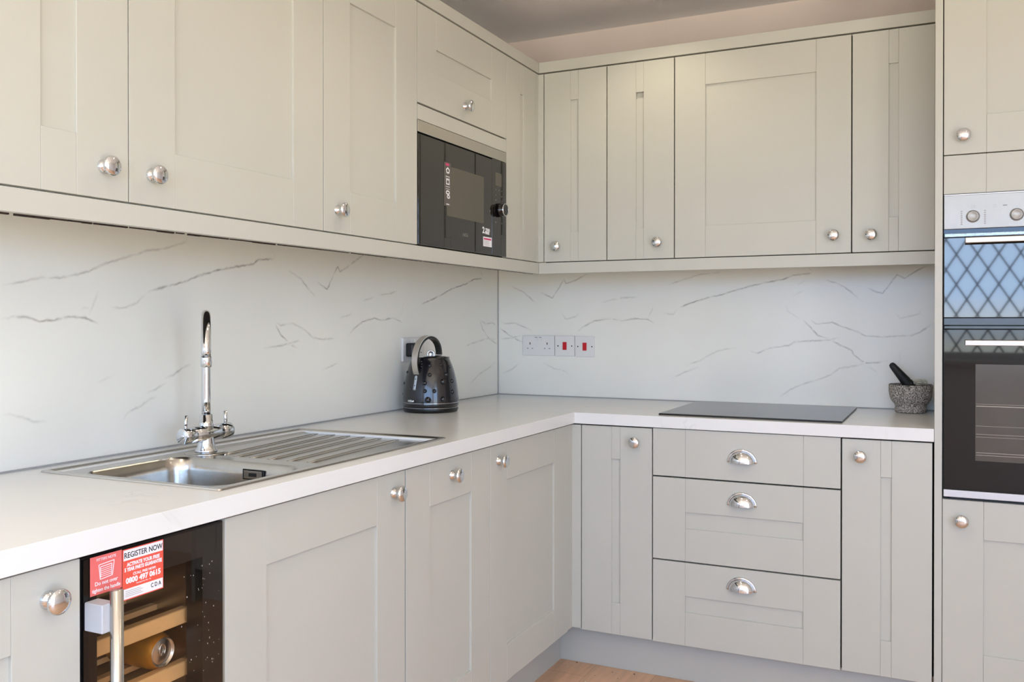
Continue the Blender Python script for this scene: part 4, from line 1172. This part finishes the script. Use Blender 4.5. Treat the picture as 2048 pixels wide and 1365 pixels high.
# water gauge strip and switch on the handle side
def on_body(sx, h, out=0.0):
    r_ = krad(h) + out; a = va + math.asin(max(-.98, min(.98, sx / r_)))
    return Vector((KX + r_ * math.cos(a), KY + r_ * math.sin(a), z0 + h))
b = B(); pp = [on_body(-.0545 + .0085 * i / 8, .074 + .060 * i / 8, -.0072) for i in range(9)]
b.tube(pp, [.0050] + [.0088] * 7 + [.0050], 16); wg = b.build('water_gauge', M['gauge'], K, 'grey water level strip')
b = B()
for i in (1, 3, 6): b.sphere(pp[i] + (on_body(-.045, .1, 0.0) - Vector((KX, KY, z0 + .1))).normalized() * .0086, .0020, 8)
b.build('level_mark', M['dark'], wg)
b = B(); c = on_body(-.066, .0430, .0); dr_ = (c - Vector((KX, KY, c.z))).normalized(); tv = Vector((-dr_.y, dr_.x, 0))
b.tube([c - tv * .014 + dr_ * .001, c - tv * .010 + dr_ * .004, c + dr_ * .006, c + tv * .010 + dr_ * .004, c + tv * .014 + dr_ * .001], [.002, .0045, .005, .0045, .002], 12); b.build('switch', M['chrome'], K, 'small chrome switch')

# ------------------------------------------------------------------ mortar, pestle and cord
MX, MY = 1.6740, -0.1050
MO = thing('mortar', (MX, MY, WT), 'speckled grey granite mortar bowl standing by the tall cabinet', 'mortar')
b = B(); b.lathe([(.0003, .046), (.003, .0500), (.010, .0515), (.022, .0500), (.030, .0520), (.036, .0570), (.045, .0640), (.058, .0690), (.075, .0708), (.0975, .0715), (.0990, .0700), (.0990, .0635), (.0965, .0610), (.075, .0580), (.055, .0500), (.042, .0300), (.040, 0)], (MX, MY, z0), seg=56, cap=False)
b.bm.verts.ensure_lookup_table()
rnd = random.Random(4)
for v in b.bm.verts: v.co += Vector((rnd.uniform(-.0006, .0006), rnd.uniform(-.0006, .0006), 0))
b.build('bowl', M['stone'], MO)
b = B(); b.lathe([(.0988, .0700), (.1000, .0690), (.1000, .0645), (.0988, .0630)], (MX, MY, z0), seg=56, cap=False); b.build('rim', M['pestle'], MO, 'dark polished rim')
A_ = Vector((MX + .022, MY + .010, z0 + .062)); C_ = Vector((1.6150, -.1350, 1.0780))
ax = (C_ - A_); L = ax.length
PE = thing('pestle', tuple(A_), 'black stone pestle leaning in the granite mortar', 'pestle')
b = B(); b.lathe([(-.016, 0), (-.013, .012), (-.004, .0185), (.010, .0210), (.035, .0205), (.07, .0170), (L - .02, .0128), (L - .004, .0115), (L + .004, .0085), (L + .008, 0)], A_, ax, 32); b.build('pestle_body', M['pestle'], PE)
rnd = random.Random(9); b = B()
for s_ in range(9):
    cx_, cy_ = MX + .030 + rnd.uniform(-.012, .016), MY - .008 + rnd.uniform(-.02, .012); rx, ry = rnd.uniform(.010, .022), rnd.uniform(.008, .018); ph = rnd.uniform(0, 6)
    pts = []
    for i in range(14):
        a = ph + i * .42; pts.append((cx_ + rx * math.cos(a), cy_ + ry * math.sin(a), z0 + .1000 + .003 + .006 * math.sin(a * 1.7 + s_) + .0013 * s_))
    b.tube(pts, .0011 if s_ % 3 else .0018, 6)
b.sphere((MX + .028, MY - .010, z0 + .088), .020, 14, (1, .9, .45))
CO = b.build('cord', M['rope']); tag(CO, 'tangle of thin off-white cord lying in the granite mortar', 'cord')

# ------------------------------------------------------------------ crumbs on the wooden floor
CR = [(0.5750, -0.5960, .0022, 'pale crumb on the wooden floor nearest the inner plinth corner'), (0.7650, -0.6700, .0016, 'smaller pale crumb on the floor, rightmost of the crumbs'),
      (0.6800, -0.6950, .0022, 'pale crumb on the wooden floor, nearest the bottom edge of the photo'), (0.6200, -0.5850, .0012, 'smallest pale crumb on the floor close to the back plinth')]
for x, y, s_, lb in CR:
    b = B(); b.sphere((x, y, s_ * .55), s_, 8, (1, .8, .6))
    tag(b.build('crumb', M['crumb']), lb, 'crumb', 'pale crumbs on the floor')
for x, y, s_, lb in ((0.5900, -0.5450, .0030, 'dark speck of dirt on the floor touching the plinth near the inner corner'), (.7350, -.5750, .0022, 'small dark speck of dirt in the middle of the visible floor'), (.8100, -.5600, .0035, 'largest dark speck of dirt, on the floor along the back plinth'),
        (.7700, -.6200, .0018, 'tiny dark speck of dirt on the floor, rightmost of the small ones'), (.6900, -.6300, .0018, 'tiny dark speck of dirt on the floor left of the others')):
    b = B(); b.sphere((x, y, s_ * .35), s_, 8, (1, .7, .4))
    tag(b.build('dirt_speck', M['speck']), lb, 'dirt', 'dark specks on the floor')
